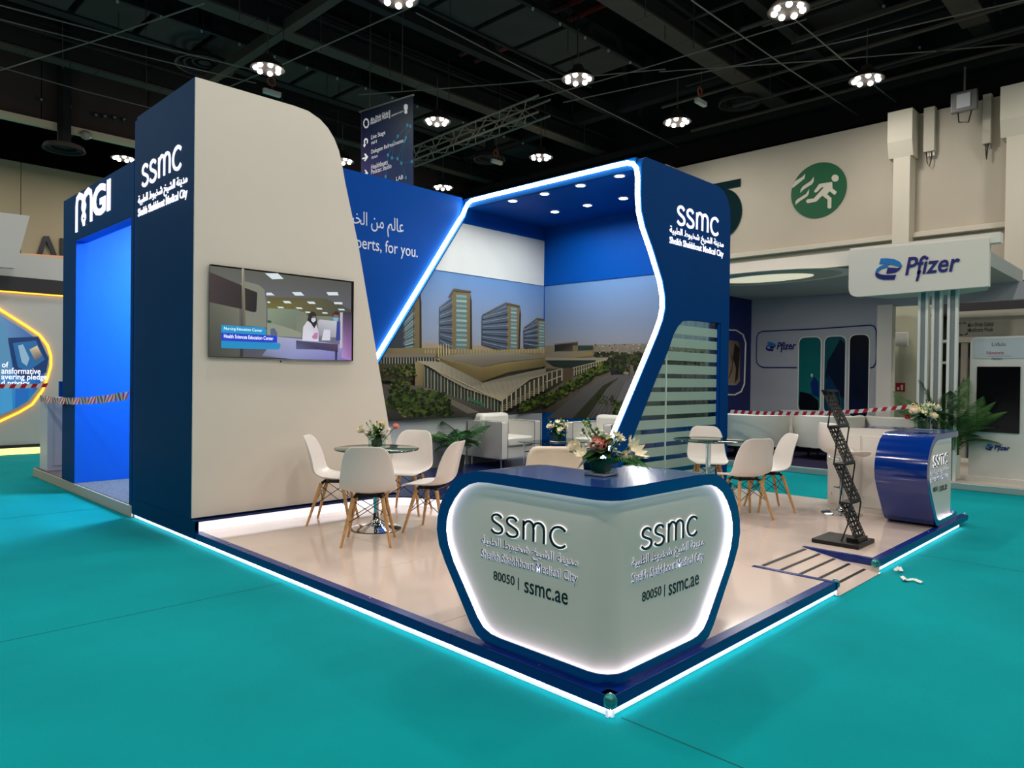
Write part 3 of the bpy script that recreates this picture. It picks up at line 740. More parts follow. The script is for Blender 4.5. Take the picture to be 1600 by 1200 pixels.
tower([(1230, 498), (1328, 450), (1326, 665), (1230, 632)], [(1324, 440), (1386, 446), (1392, 672), (1320, 672)], [(1336, 452), (1370, 456), (1368, 672), (1332, 670)], [(1230, 496), (1318, 430), (1388, 440), (1388, 450), (1320, 440), (1232, 504)], 11)
pr.poly([(-400, 640), (640, 640), (1000, 655), (1395, 640), (1395, 700), (640, 700), (-400, 700)], [(130, 116, 84), (134, 120, 88), (140, 128, 92), (150, 140, 104), (128, 118, 84), (120, 108, 78), (110, 100, 74)])
for k in range(40):
    x = 540+k*21; pr.poly([(x, 650), (x+5, 650), (x+5, 676), (x, 676)], (176, 160, 120))
pr.poly([(-400, 672), (610, 680), (605, 708), (-400, 706)], (124, 116, 100))
pr.poly([(-400, 706), (605, 704), (600, 748), (-400, 752)], (44, 52, 56))
for k in range(22):
    x = 190+k*19.5; pr.poly([(x, 706), (x+6, 706), (x+6, 748), (x, 748)], (166, 160, 140))
pr.poly([(-400, 750), (600, 746), (560, 860), (-400, 880)], (72, 70, 50))
for k in range(5):
    x = 625+k*18; pr.poly([(x, 612), (x+5, 612), (x+7, 700), (x+1, 700)], (190, 176, 132))
pr.poly([(610, 702), (760, 680), (1100, 672), (1330, 690), (1392, 706), (1110, 735), (930, 772), (720, 735)], [(126, 120, 104), (136, 130, 116), (142, 136, 124), (120, 114, 102), (118, 112, 100), (110, 104, 92), (100, 95, 84), (116, 110, 96)])
pr.poly([(605, 706), (930, 774), (930, 872), (640, 735)], [(150, 134, 92), (132, 116, 76), (104, 92, 60), (140, 126, 84)])
pr.poly([(930, 774), (1110, 738), (1112, 806), (930, 872)], [(128, 112, 72), (146, 130, 84), (126, 112, 72), (100, 88, 58)])
pr.poly([(1110, 738), (1392, 708), (1392, 762), (1112, 806)], [(146, 130, 86), (128, 116, 78), (112, 102, 70), (126, 112, 74)])
for k in range(1, 8):
    t = k/8; pr.line((640, 712+t*26), (930, 774+98*t), 2, (96, 86, 58)); pr.line((930, 774+98*t), (1112, 738+68*t), 2, (100, 90, 60)); pr.line((1112, 738+68*t), (1390, 708+54*t), 2, (100, 90, 60))
pr.poly([(520, 755), (1055, 1000), (1062, 1092), (870, 1080), (690, 1010), (520, 915)], [(58, 68, 66), (50, 58, 52), (34, 40, 34), (50, 78, 62), (44, 60, 52), (54, 60, 54)])
for k in range(24):
    t = k/23; x = 525+t*530; yt = 765+t*235+20*math.sin(t*3); yb = 905+t*185
    pr.poly([(x, yt), (x+5, yt+2), (x+5, yb), (x, yb)], (176, 170, 140) if k % 2 else (140, 134, 112))
for (x, y, q) in ((830, 980, 110), (700, 960, 70)): pr.poly([(x, y), (x+q, y+45), (x+q, y+65), (x, y+22)], (52, 104, 76))
pr.poly([(1052, 1000), (1250, 850), (1505, 780), (1510, 865), (1270, 965), (1062, 1092)], [(60, 62, 56), (56, 60, 52), (50, 56, 50), (70, 66, 54), (80, 74, 60), (56, 54, 46)])
for k in range(15):
    t = k/14; x = 1062+t*440; yt = 1000-t*215-30*math.sin(t*3.14); yb = 1088-t*225
    pr.poly([(x, yt), (x+8, yt-4), (x+8, yb-4), (x, yb)], (190, 182, 152))
for j in range(1, 6):
    u = j/6
    if j > 2: pr.line((1062, 1000+u*90), (1500, 785+u*78), 4, (150, 142, 112))
pr.poly([(458, 732), (520, 745), (516, 902), (458, 905)], [(150, 138, 102), (130, 118, 84), (110, 98, 70), (126, 112, 80)])
pr.poly([(465, 728), (640, 734), (930, 878), (1250, 802), (1450, 762), (1505, 782), (1250, 852), (1120, 950), (1055, 1004), (960, 972), (800, 915), (655, 835), (560, 770)],
        [(160, 154, 134), (146, 140, 122), (118, 114, 98), (132, 126, 110), (136, 130, 114), (126, 120, 104), (140, 134, 116), (150, 142, 122), (170, 160, 134), (150, 144, 124), (140, 134, 116), (150, 142, 124), (160, 152, 132)])
for k in range(9):
    t = k/9; pr.line((650+t*280, 748+t*130), (640+t*330, 815+t*160), 2, (114, 108, 94))
for k in range(8):
    t = k/8; pr.line((935+t*300, 885-t*70), (985+t*240, 975-t*110), 2, (116, 110, 96))
pr.line((560, 770), (1055, 1006), 6, (176, 164, 130)); pr.line((1055, 1006), (1250, 854), 6, (176, 164, 130)); pr.line((1250, 854), (1505, 784), 5, (168, 158, 128))
pr.poly([(-300, 880), (500, 900), (1060, 1090), (1385, 1070), (1385, 1086), (-300, 1175)], [(70, 66, 60), (96, 92, 84), (60, 58, 54), (60, 60, 50), (54, 54, 46), (48, 46, 42)])
pr.poly([(500, 915), (560, 920), (900, 1082), (820, 1092)], (110, 104, 92))
pr.poly([(310, 1050), (330, 1045), (400, 1115), (380, 1120)], (140, 120, 96))
rg = random.Random(5)
def trees(P_, n, region, cols, rmin, rmax):
    L = []
    for k in range(n):
        x, y = region(); r = rg.uniform(rmin, rmax)
        m_ = 7; L.append(([(x+r*rg.uniform(.6, 1.2)*math.cos(2*PI*j/m_), y+r*rg.uniform(.5, 1.0)*math.sin(2*PI*j/m_)) for j in range(m_)], rg.choice(cols)))
    for pts_, c_ in L:
        P_.poly(pts_, c_, layer=P_.n+1+rg.random()*6)
    P_.n += 7
GR = [(40, 54, 26), (52, 68, 30), (64, 82, 36), (34, 44, 24), (78, 94, 40), (28, 36, 22)]
def g1():
    a_ = rg.uniform(0, 2*PI); q = math.sqrt(rg.random()); return 480+220*q*math.cos(a_), 1015+95*q*math.sin(a_)
trees(pr, 420, g1, GR, 8, 20)
trees(pr, 90, lambda: (rg.uniform(240, 460), rg.uniform(760, 830)), GR+[(96, 98, 60)], 6, 14)
trees(pr, 110, lambda: (rg.uniform(280, 420), rg.uniform(860, 960)), GR+[(110, 104, 60)], 6, 15)
trees(pr, 60, lambda: (rg.uniform(600, 720), rg.uniform(1040, 1110)), GR, 8, 14)
def g2():
    t = rg.random(); return 1180+t*260, 1060-t*110+rg.uniform(-30, 30)
trees(pr, 240, g2, GR+[(92, 104, 36)], 7, 16)
pr.build('mural_print', PRINT, bw)
# right-hand leaf of the mural on the side wall
Z2 = lambda x, y: (820+x/5.714, 400+y/5.714)
pr = Print(0, 6.298, Z2)
pr.poly([(178, 272), (1640, 88), (1640, 800), (178, 812)], [(98, 140, 194), (104, 144, 196), (136, 140, 152), (132, 136, 144)])
pr.poly([(178, 800), (1640, 772), (1640, 1450), (150, 1450)], [(128, 118, 100), (120, 114, 104), (60, 60, 60), (56, 54, 48)])
L = []
for k in range(260):
    x = rg.uniform(600, 1610); y = 785+rg.random()**1.3*110; s_ = rg.uniform(5, 16)
    L.append(([(x, y), (x+s_, y), (x+s_, y+s_*.5), (x, y+s_*.5)], rg.choice([(170, 160, 150), (190, 184, 172), (110, 100, 90), (70, 74, 56), (54, 58, 44), (140, 130, 116)])))
for q, c in L: pr.poly(q, c, layer=pr.n+1+rg.random()*5)
pr.n += 6
trees(pr, 420, lambda: (rg.uniform(620, 1600), rg.uniform(865, 960)), [(40, 46, 32), (52, 58, 38), (34, 38, 30), (66, 70, 44)], 10, 26)
pr.poly([(268, 790), (430, 775), (475, 766), (475, 860), (268, 862)], [(36, 40, 44), (44, 48, 50), (60, 56, 48), (90, 80, 62), (40, 40, 38)]); pr.poly([(430, 800), (620, 797), (620, 858), (430, 858)], (116, 104, 76)); pr.poly([(476, 802), (612, 800), (612, 840), (476, 845)], (44, 62, 60))
pr.poly([(262, 784), (478, 762), (478, 772), (262, 794)], (110, 100, 84))
pr.poly([(180, 875), (290, 852), (600, 850), (480, 880), (320, 912), (180, 905)], (124, 116, 100)); pr.poly([(320, 912), (600, 852), (604, 890), (420, 915)], (132, 118, 78))
pr.poly([(160, 905), (420, 912), (750, 905), (740, 925), (600, 960), (180, 940)], (140, 134, 118))
pr.poly([(182, 932), (640, 930), (600, 990), (380, 1005), (260, 985)], (38, 50, 46))
pr.poly([(430, 1000), (600, 965), (730, 925), (730, 965), (600, 1030), (440, 1075)], (60, 62, 54))
for k in range(14):
    t = k/13; x = 440+t*285; pr.poly([(x, 1000-t*72), (x+7, 999-t*73), (x+7, 1070-t*105), (x, 1072-t*105)], (168, 160, 134))
pr.line((436, 1040), (728, 948), 5, (160, 152, 124)); pr.line((430, 1000), (730, 925), 6, (172, 162, 132))
pr.poly([(150, 1000), (335, 1010), (335, 1120), (150, 1240)], [(70, 70, 60), (60, 62, 54), (56, 56, 48), (60, 58, 50)])
for k in range(5):
    x = 155+k*44; pr.poly([(x, 1060-k*12), (x+9, 1057-k*12), (x+9, 1200-k*22), (x, 1204-k*22)], (184, 176, 148))
pr.line((150, 1140), (335, 1070), 8, (176, 168, 140)); pr.line((150, 1055), (340, 1008), 10, (150, 142, 122))
pr.poly([(350, 1000), (430, 1000), (430, 1140), (350, 1150)], (84, 72, 58))
pr.poly([(760, 1000), (870, 1040), (940, 1060), (780, 1065)], (40, 42, 44)); pr.poly([(880, 1050), (900, 1022), (940, 1045), (920, 1060)], (150, 136, 110))
pr.poly([(200, 1450), (560, 1160), (800, 1060), (1640, 1060), (1640, 1450)], [(80, 78, 76), (92, 90, 88), (96, 94, 96), (84, 84, 90), (70, 70, 74)])
pr.poly([(430, 1450), (700, 1160), (830, 1090), (850, 1090), (740, 1180), (560, 1450)], (50, 54, 40)); pr.poly([(760, 1450), (900, 1130), (1000, 1060), (1080, 1060), (1000, 1450)], (104, 100, 104))
for k in range(6): pr.line((560+k*40, 1450), (820+k*20, 1090), 3, (120, 116, 112))
trees(pr, 240, lambda: ((lambda t: (180+t*560, 1300-t*330+rg.uniform(-45, 45)))(rg.random())), GR+[(96, 106, 40)], 9, 24)
trees(pr, 80, lambda: (rg.uniform(760, 1100), rg.uniform(960, 1030)), [(44, 54, 34), (60, 72, 40), (34, 40, 30)], 9, 20)
trees(pr, 60, lambda: (rg.uniform(800, 960), rg.uniform(1290, 1450)), GR, 10, 24)
trees(pr, 40, lambda: (rg.uniform(640, 800), rg.uniform(1240, 1330)), GR, 5, 12)
me_o = pr.build('mural_print', PRINT, bw)
box('kick_panel', BLUE_DK, bw, 6.285, 3.06, ZR, 6.3, 6.1, .93)
box('upper_panel', BLUE, bw, 6.285, 3.06, 3.02, 6.3, 6.1, 3.98)

# canopy (open pavilion frame on the right of the back wall)
cp = thing('meeting_canopy', 'big blue open pavilion outlined in white light with a striped glass side', 'pavilion', (5.5, 4.5, Z0))
front = [(3.62, .2), (4.09, .88), (4.53, 1.51), (4.91, 2.06), (5.01, 2.23), (5.055, 2.37), (5.05, 2.52), (4.99, 2.7), (4.77, 3.06), (4.6, 3.3), (4.52, 3.48), (4.5, 3.66), (4.5, 4.0)]
outer = front+[(4.53, 4.08), (4.6, 4.12)]+[(6.3, 4.12), (6.45, 4.09), (6.58, 4.0), (6.65, 3.87), (6.67, 3.7), (6.67, .1)]
inn = [(6.44, .1), (6.44, 2.28), (5.7, 2.27), (5.46, 2.24), (5.34, 2.16), (5.25, 2.06), (5.13, 1.85), (4.88, 1.51), (4.54, 1.01), (4.0, .2)]
MB().prism([(3.56, .1)]+outer+inn+[(3.93, .1)], 'y', 2.97, 3.05).build('side_panel', BLUE_DK, cp, True)
MB().prism([(6.3, 4.12), (6.45, 4.09), (6.58, 4.0), (6.65, 3.87), (6.67, 3.7), (6.67, .1), (6.6, .1), (6.6, 3.7), (6.58, 3.84), (6.52, 3.93), (6.4, 3.98), (4.53, 3.98), (4.5, 4.0), (4.53, 4.08), (4.6, 4.12)], 'y', 3.05, 6.2).build('roof_shell', BLUE, cp, True)
box('jamb_reveal', BLUE, cp, 6.4, 2.985, .1, 6.44, 3.03, 2.28)
box('roof_fascia', BLUE_DK, cp, 4.5, 3.05, 3.975, 4.56, 6.09, 4.115)
# glass side with frosted bands
gpoly = [(6.44, .2), (6.44, 2.28), (5.7, 2.27), (5.46, 2.24), (5.34, 2.16), (5.25, 2.06), (5.13, 1.85), (4.88, 1.51), (4.54, 1.01), (4.0, .2)]
MB().prism(gpoly, 'y', 3.006, 3.014).build('glass_pane', GLASS, cp, True)
def diag(z):
    P_ = [(4.0, .2), (4.54, 1.01), (4.88, 1.51), (5.13, 1.85), (5.25, 2.06), (5.34, 2.16), (5.46, 2.24), (5.7, 2.27)]
    for (x0, z0), (x1, z1) in zip(P_[:-1], P_[1:]):
        if z <= z1: return x0+(x1-x0)*(z-z0)/(z1-z0)
    return 5.75
for k in range(12):
    z1_ = 2.19-k*.169; z0_ = z1_-.112
    if k == 11: z0_ = .21
    MB().add([(diag(z0_)+.004, 3.003, z0_), (6.438, 3.003, z0_), (6.438, 3.003, z1_), (diag(z1_)+.004, 3.003, z1_)], [(0, 1, 2, 3)]).build('frosted_band', FROST, cp, True)
MB().box(5.15, 3.0, .2, 5.158, 3.02, 1.93).build('glass_joint', mat('joint_white', (220, 235, 230), .4), cp, True)
# light line: from the foot of the back-wall diagonal, over the roof edge and down the side
path = [(2.3, 6.035, .8), (2.99, 6.035, 1.80), (3.75, 6.035, 2.89), (4.21, 6.035, 3.555), (4.36, 6.035, 3.77), (4.42, 6.02, 3.86), (4.455, 6.01, 3.95), (4.475, 5.97, 4.03), (4.48, 5.9, 4.065), (4.482, 5.5, 4.07), (4.482, 3.35, 4.07), (4.482, 3.17, 4.065), (4.482, 3.08, 4.04), (4.482, 3.03, 3.98), (4.48, 3.01, 3.88)]
path += [(x-.018, 3.008, z) for x, z in front[::-1][1:]]
MB().tube(path, .027, 8).build('light_line', LED, cp, True, smooth=True)
for (xa, za), (xb, zb_) in zip([(2.3, .8), (4.36, 3.77), (4.42, 3.86)], [(4.36, 3.77), (4.42, 3.86), (4.455, 3.95)]):
    MB().prism([(xa+.035, za-.02), (xb+.035, zb_-.02), (xb+.05, zb_-.03), (xa+.05, za-.03)], 'y', 6.0, 6.099).build('glow_block_fin', BLUE_DK, cp, True)  # added fin: dark border that keeps the line's glow off the mural
for px, py in ((801, 314), (851, 303), (907, 290), (968, 275), (867, 331), (918, 321), (974, 310)):
    c = at(2, 3.975, px, py)
    d_ = MB().lathe([(.0, 0), (.055, 0)], (c.x, c.y, 3.971), 16).build('downlight', DOWN, cp, True)
    MB().lathe([(.055, .0), (.07, -.004), (.075, .004)], (c.x, c.y, 3.974), 16).build('downlight_rim', WHITE, cp, True)
    l = area('downlight_lamp', (c.x, c.y, 3.96), 13, .1, (1, .97, .92), spread=math.radians(165))
monogram((5.29, 2.97, 3.45), (6.32, 2.97, 3.45), .22, SIGN_W, cp, depth=.008, st=.085)
lettering(AR_CITY, (5.12, 2.97, 3.27), (6.47, 2.97, 3.27), .13, (0, 0, 1), SIGN_W, cp, depth=.006, bold=.012)
lettering(CITY, (5.12, 2.97, 3.155), (6.47, 2.97, 3.155), .11, (0, 0, 1), SIGN_W, cp, depth=.006, bold=.012)

# ------------------------------------------------------------------ L-shaped reception counters
def counter(name, label, mirror, origin, inner_white):
    """arms run along +y and +x from a rounded corner; mirror turns +x into -x"""
    sx = -1 if mirror else 1
    t = thing(name, label, 'counter', origin)
    e, rc, D, DP = 0., .12, .46, .055
    q = rc*PI/4
    def outer_pt(s):
        if s < -q: return Vector((e, e+rc+(-s-q)))
        if s > q: return Vector((e+rc+(s-q), e))
        a = PI*1.25+ (s/rc); return Vector((e+rc+rc*math.cos(a), e+rc+rc*math.sin(a)))
    def inner_pt(s):
        o = outer_pt(s)
        if s < 0: return Vector((e+D, max(o.y, e+D)))
        return Vector((max(o.x, e+D), e+D))
    def mp(s, d, z):
        o = outer_pt(s); i = inner_pt(s); p = o+(i-o)*(d/D)
        return (p.x*sx, p.y, z)
    half_o = [(0, .905), (.78, .905), (.865, .90), (.95, .88), (1.03, .84), (1.10, .775), (1.155, .69), (1.18, .61), (1.185, .54), (1.165, .46), (1.11, .37), (.90, .085), (.85, .035), (.78, .008), (.70, 0), (0, 0)]
    half_i = [(0, .848), (.78, .848), (.85, .843), (.92, .823), (.985, .787), (1.04, .732), (1.085, .665), (1.107, .60), (1.108, .54), (1.09, .47), (1.045, .385), (.845, .125), (.80, .085), (.74, .065), (.68, .06), (0, .06)]
    half_p = [(a_[0]+(b_[0]-a_[0])*.5, a_[1]+(b_[1]-a_[1])*.5) for a_, b_ in zip(half_i, half_o)]
    def dens(h):
        out = []
        for (a, b) in zip(h[:-1], h[1:]):
            n = 14 if abs(a[0]-b[0]) > .5 else 2
            for k in range(n): out.append((a[0]+(b[0]-a[0])*k/n, a[1]+(b[1]-a[1])*k/n))
        out.append(h[-1]); return out
    def full(h):
        d_ = dens(h); return d_+[(-s_, z) for s_, z in d_[::-1][1:-1]]
    O = full(half_o); I = full(half_i); n = len(O)
    Lc = [(i_[0]+(o_[0]-i_[0])*.5, i_[1]+(o_[1]-i_[1])*.5) for o_, i_ in zip(O, I)]
    def band(name_, m, A, da, B, db, **k):
        vs = [mp(s_, da, z) for s_, z in A]+[mp(s_, db, z) for s_, z in B]
        fs = [(i, (i+1) % n, (i+1) % n+n, i+n) for i in range(n)]
        return MB().add(vs, fs).build(name_, m, t, **k)
    vs = [mp(s_, 0, z) for s_, z in O]+[mp(s_, D, z) for s_, z in O]+[mp(s_, 0, z) for s_, z in I]+[mp(s_, .007, z) for s_, z in I]+[mp(s_, .007, z) for s_, z in Lc]+[mp(s_, DP, z) for s_, z in Lc]
    fs = [(i, (i+1) % n, (i+1) % n+n, i+n) for i in range(n)]+[(i, (i+1) % n, (i+1) % n+2*n, i+2*n) for i in range(n)]+[(i+k_*n, (i+1) % n+k_*n, (i+1) % n+(k_+1)*n, i+(k_+1)*n) for k_ in (2, 3, 4) for i in range(n)]
    MB().add(vs, fs).build('frame', BLUE_GL, t, smooth=True)
    # top sheet
    tops = [s_ for s_, z in dens(half_o) if z > .904]
    ss = [-s_ for s_ in tops[::-1]]+tops[1:]
    vs = [mp(s_, 0.004, .9065) for s_ in ss]+[mp(s_, D, .9065) for s_ in ss]; k = len(ss)
    MB().add(vs, [(i, i+1, k+i+1, k+i) for i in range(k-1)]).build('counter_top', BLUE_TOP, t)
    # lit front panel, subdivided as strips over s
    def zr_(h, s_):
        s_ = abs(s_); hi = lo = None; d_ = h
        for (a, b) in zip(d_[:-1], d_[1:]):
            if min(a[0], b[0])-1e-9 <= s_ <= max(a[0], b[0])+1e-9 and abs(a[0]-b[0]) > 1e-9:
                z = a[1]+(b[1]-a[1])*(s_-a[0])/(b[0]-a[0])
                hi = z if hi is None else max(hi, z); lo = z if lo is None else min(lo, z)
        return lo, hi
    S = sorted(set([x for x in [i*.02 for i in range(-57, 58)]]+[1.143, 1.146, -1.143, -1.146]))
    vs = []; S2 = []
    for s_ in S:
        lo, hi = zr_(half_p, s_)
        if lo is None or hi is None: continue
        vs += [mp(s_, DP-.004, lo), mp(s_, DP-.004, hi)]; S2.append(s_)
    MB().add(vs, [(2*i, 2*i+2, 2*i+3, 2*i+1) for i in range(len(S2)-1)]).build('front_panel', mat('grey_green_panel', (232, 216, 206), .3, coat=.2), t, smooth=True, label='pale grey-green front panel')
    # back sheet
    S = [i*.03 for i in range(-40, 41)]; vs = []; S2 = []
    for s_ in S:
        lo, hi = zr_(half_o, s_)
        if lo is None: continue
        vs += [mp(s_, D-.003, lo), mp(s_, D-.003, hi)]; S2.append(s_)
    MB().add(vs, [(2*i, 2*i+2, 2*i+3, 2*i+1) for i in range(len(S2)-1)]).build('back_panel', WHITE_CL, t)
    # light edge just inside the frame lip
    I2 = [(s_*.998, .5+(z-.5)*.998) for s_, z in Lc]
    band('light_edge', LED_EDGE, I2, .022, I2, .05)
    # lettering on both arms
    H = [(.55, .18, 1)]
    def face(arm):
        if arm == 'y': return lambda u, z: Vector((origin[0]+(DP-.004)*sx, origin[1]+u, origin[2]+z))
        return lambda u, z: Vector((origin[0]+u*sx, origin[1]+DP-.004, origin[2]+z))
    for arm in ('y', 'x'):
        f = face(arm)
        left_to_right = ((arm == 'y') != mirror)   # reading direction starts at the far end of the y arm
        lo_u, hi_u = .27, .84
        def run(u0, u1, z):
            return (f(u1, z), f(u0, z)) if (arm == 'y' and not mirror) or (arm == 'x' and mirror) else (f(u0, z), f(u1, z))
        o_ = Vector(origin)
        a_, b_ = run(.30, .815, .582)
        monogram(a_-o_, b_-o_, .099, MATS.get('letter_back_glow') or mat('letter_back_glow', (255, 255, 255), .5, emit=.8, erg=(245, 248, 255)), t, 'logo_glow', w=False, depth=.003, st=.098)
        monogram(a_-o_, b_-o_, .099, BLACK_LET, t, w=False, depth=.006, st=.062, off=.004)
        LW_ = mat('letter_rim', (236, 238, 255), .4, emit=.35); LG_ = mat('letter_grey', (78, 84, 106), .4)
        for s_, z_, h_ in ((AR_CITY, .487, .068), (CITY, .418, .062)):
            a_, b_ = run(.23, .895, z_)
            lettering(s_, a_-o_, b_-o_, h_, (0, 0, 1), LW_, t, w=False, depth=.003, bold=.014)
            lettering(s_, a_-o_, b_-o_, h_, (0, 0, 1), LG_, t, w=False, depth=.001, bold=-.004, off=.0042)
        seg1, seg2 = ((run(.615, .80, .318), run(.29, .575, .314)) if left_to_right else (run(.32, .52, .312), run(.555, .85, .308)))
        for s_, sg, hh in (('80050 |', seg1, .062), ('ssmc.ae', seg2, .056)):
            lettering(s_, sg[0]-o_, sg[1]-o_, hh, (0, 0, 1), BLACK_LET, t, w=False, depth=.001, bold=.004)
    if inner_white:
        # white cupboards fill the inside of the far counter
        x0 = -D-.01
        for k, (ya, yb) in enumerate(((D+.0, .82), (.825, 1.16))):
            MB().box(x0-.012, ya+.01, .05, x0, yb-.01, .82).build('cupboard_door', WHITE_CL, t, bevel=.003)
            MB().tube([(x0-.014, yb-.03, .16), (x0-.02, yb-.03, .16)], .006, 6).build('lock', CHROME, t)
        MB().box(x0, D, 0.0, x0+.03, 1.18, .895).build('cupboard_carcass', WHITE_CL, t)
    return t
counter('reception_counter', 'large angled reception counter with lit panel at the near platform corner', False, (.03, .03, Z0), False)
counter('reception_counter', 'second angled blue reception counter with white cupboards at the far platform end', True, (6.11, .03, Z0), True)

# ================================================================== FURNITURE
ZF = .1
def shell_mesh(scale_h=1.0, wide=1.0, arms=0.):
    """one-piece seat shell: profile from the front lip to the top of the back"""
    prof = [(.235, .405), (.22, .425), (.16, .432), (.06, .425), (-.05, .422), (-.135, .435), (-.185, .475), (-.208, .54), (-.225, .62), (-.245, .70), (-.265, .77), (-.28, .81), (-.288, .828)]
    hw = [.16, .195, .222, .232, .235, .235, .232, .226, .216, .203, .185, .155, .11]
    rise = [0, .002, .01, .022, .035, .045, .045, .03, .015, .005, 0, 0, 0]
    wrap = [0, 0, 0, .0, .005, .02, .045, .06, .062, .055, .045, .03, .018]
    vs = []; m = 10
    for (y, z), h, r, wv in zip(prof, hw, rise, wrap):
        for j in range(m+1):
            u = -1+2*j/m; uu = abs(u)**2.4
            vs.append((y+wv*uu, u*h*wide, z*scale_h+r*uu*1.0))
    fs = []
    for i in range(len(prof)-1):
        for j in range(m):
            a = i*(m+1)+j; fs.append((a, a+1, a+m+2, a+m+1))
    return vs, fs
def make_chair(label, loc, rz):
    t = thing('shell_chair', label, 'chair', loc, rz, group='white shell chairs with beech legs')
    mb = MB(); mb.add(*shell_mesh()); mb.build('seat_shell', PLASTIC, t, smooth=True, solid=.011, sub=1)
    ft = []; tp = []
    for sx, sy in ((1, 1), (1, -1), (-1, 1), (-1, -1)):
        top = Vector((.0+sx*.10, sy*.12, .385)); foot = Vector((-.01+sx*.2, sy*.2, 0))
        MB().tube([foot, top], [.0105, .0185], 10).build('leg', WOOD, t, smooth=True)
        MB().tube([top+Vector((0, 0, -.015)), top+Vector((-sx*.035, -sy*.03, .03))], .012, 6).build('leg_bracket', BLACK, t)
        ft.append(foot); tp.append(top)
    mb = MB()
    for a, b in ((0, 1), (2, 3), (0, 2), (1, 3)):
        for p, q in ((a, b), (b, a)):
            s = tp[p]+(ft[p]-tp[p])*.05; e = tp[q]+(ft[q]-tp[q])*.52; mb.tube([s, e], .0035, 5)
    mb.build('wire_brace', BLACK, t)
    MB().box(-.1, -.12, .392, .1, .12, .402).build('under_frame', BLACK, t)
    return t
R = math.radians
ch = make_chair('white shell chair with its back turned, in front of the flower-topped table', (.92, 3.2, ZF), R(49))
for loc, rz, lab in (((1.15, 4.11, ZF), 315, 'white shell chair standing closest to the white tower face'),
                     ((1.6, 3.2, ZF), 115, 'white shell chair seen from its side just behind the lit counter corner'),
                     ((1.97, 4.06, ZF), 212, 'white shell chair facing out from behind the flower-topped glass table'),
                     ((4.36, 1.56, ZF), 60, 'white shell chair with its back turned, at the bare glass table'),
                     ((4.98, 1.59, ZF), 138, 'white shell chair seen side-on at the bare glass table, nearest the zigzag rack'),
                     ((5.3, 2.5, ZF), 218, 'white shell chair partly seen through the bare glass table')):
    dup(ch, loc, R(rz), lab)

def make_table(label, loc):
    t = thing('glass_table', label, 'table', loc, group='round glass tables with chrome pedestals')
    MB().lathe([(0, .725), (.375, .725), (.38, .73), (.38, .734), (.375, .738), (0, .738)], (0, 0, 0), 48).build('table_top', GLASS_G, t, smooth=True)
    MB().lathe([(.3795, .727), (.3815, .728), (.3815, .737), (.3795, .738)], (0, 0, 0), 48).build('glass_rim', mat('green_glass_rim', (34, 66, 58), .15), t, smooth=True)
    MB().lathe([(.0, .004), (.225, .004), (.23, .008), (.2, .018), (.1, .032), (.055, .06), (.035, .1), (.028, .16), (.028, .69)], (0, 0, 0), 36).build('pedestal', CHROME, t, smooth=True)
    MB().lathe([(.0, .7), (.12, .7), (.12, .722), (0, .722)], (0, 0, 0), 24).build('top_plate', CHROME, t, smooth=True)
    return t
tb = make_table('round glass table carrying flowers, ringed by four white chairs', (1.27, 3.6, ZF))
dup(tb, (4.68, 2.15, ZF), 0, 'round glass table with nothing on it, beside the striped glass')

def stool(label, loc, rz, m, name='bar_stool', drop=0.):
    t = thing(name, label, 'stool', loc, rz)
    MB().lathe([(0, 0), (.2, 0), (.205, .006), (.17, .018), (.06, .03), (.035, .06), (.03, .1)], (0, 0, 0), 32).build('base', CHROME, t, smooth=True)
    MB().tube([(0, 0, .05), (0, 0, .57-drop)], .024, 14).build('gas_column', CHROME, t, smooth=True)
    MB().tube([(.16*math.cos(a*.3), .16*math.sin(a*.3), .26) for a in range(-5, 6)]+[(.02, 0, .26)], .009, 8).build('foot_ring', CHROME, t, smooth=True)
    prof = [(.22, .60), (.2, .63), (.12, .635), (0, .628), (-.1, .628), (-.17, .65), (-.205, .70), (-.222, .77), (-.23, .84), (-.232, .90), (-.228, .945), (-.222, .965)]
    prof = [(x, z-drop) for x, z in prof]
    hw = [.17, .2, .21, .215, .215, .215, .213, .21, .205, .197, .175, .14]
    wr_ = [0, 0, 0, .0, .01, .03, .06, .08, .085, .08, .07, .06]
    vs = []; mm = 10
    for (x, z), h, q in zip(prof, hw, wr_):
        for j in range(mm+1):
            u = -1+2*j/mm; uu = abs(u)**2.2; vs.append((x+q*uu, u*h, z+(.05*uu if x > -.18 else .0)))
    fs = [(i*(mm+1)+j, i*(mm+1)+j+1, (i+1)*(mm+1)+j+1, (i+1)*(mm+1)+j) for i in range(len(prof)-1) for j in range(mm)]
    MB().add(vs, fs).build('seat_shell', m, t, smooth=True, solid=.045 if m == CREAM else .02, sub=1)
    MB().box(-.1, -.1, .565-drop, .1, .1, .6-drop).build('seat_plate', CHROME, t, bevel=.005)
    if m == CREAM:
        for u in (-.12, -.04, .04, .12):
            MB().tube([(-.262, u, .90-drop), (-.256, u*.98, .80-drop), (-.235, u, .70-drop)], .004, 5).build('tuft_seam', mat('seam_tan', (188, 164, 140), .7), t)
    return t
stool('cream padded bar stool, its top showing over the near counter', (1.2, 1.36, ZF-.0), R(228), CREAM, drop=.06)
stool('white bar stool on a chrome disc beside the white cupboards', (5.35, .95, ZF), R(-38), PLASTIC)

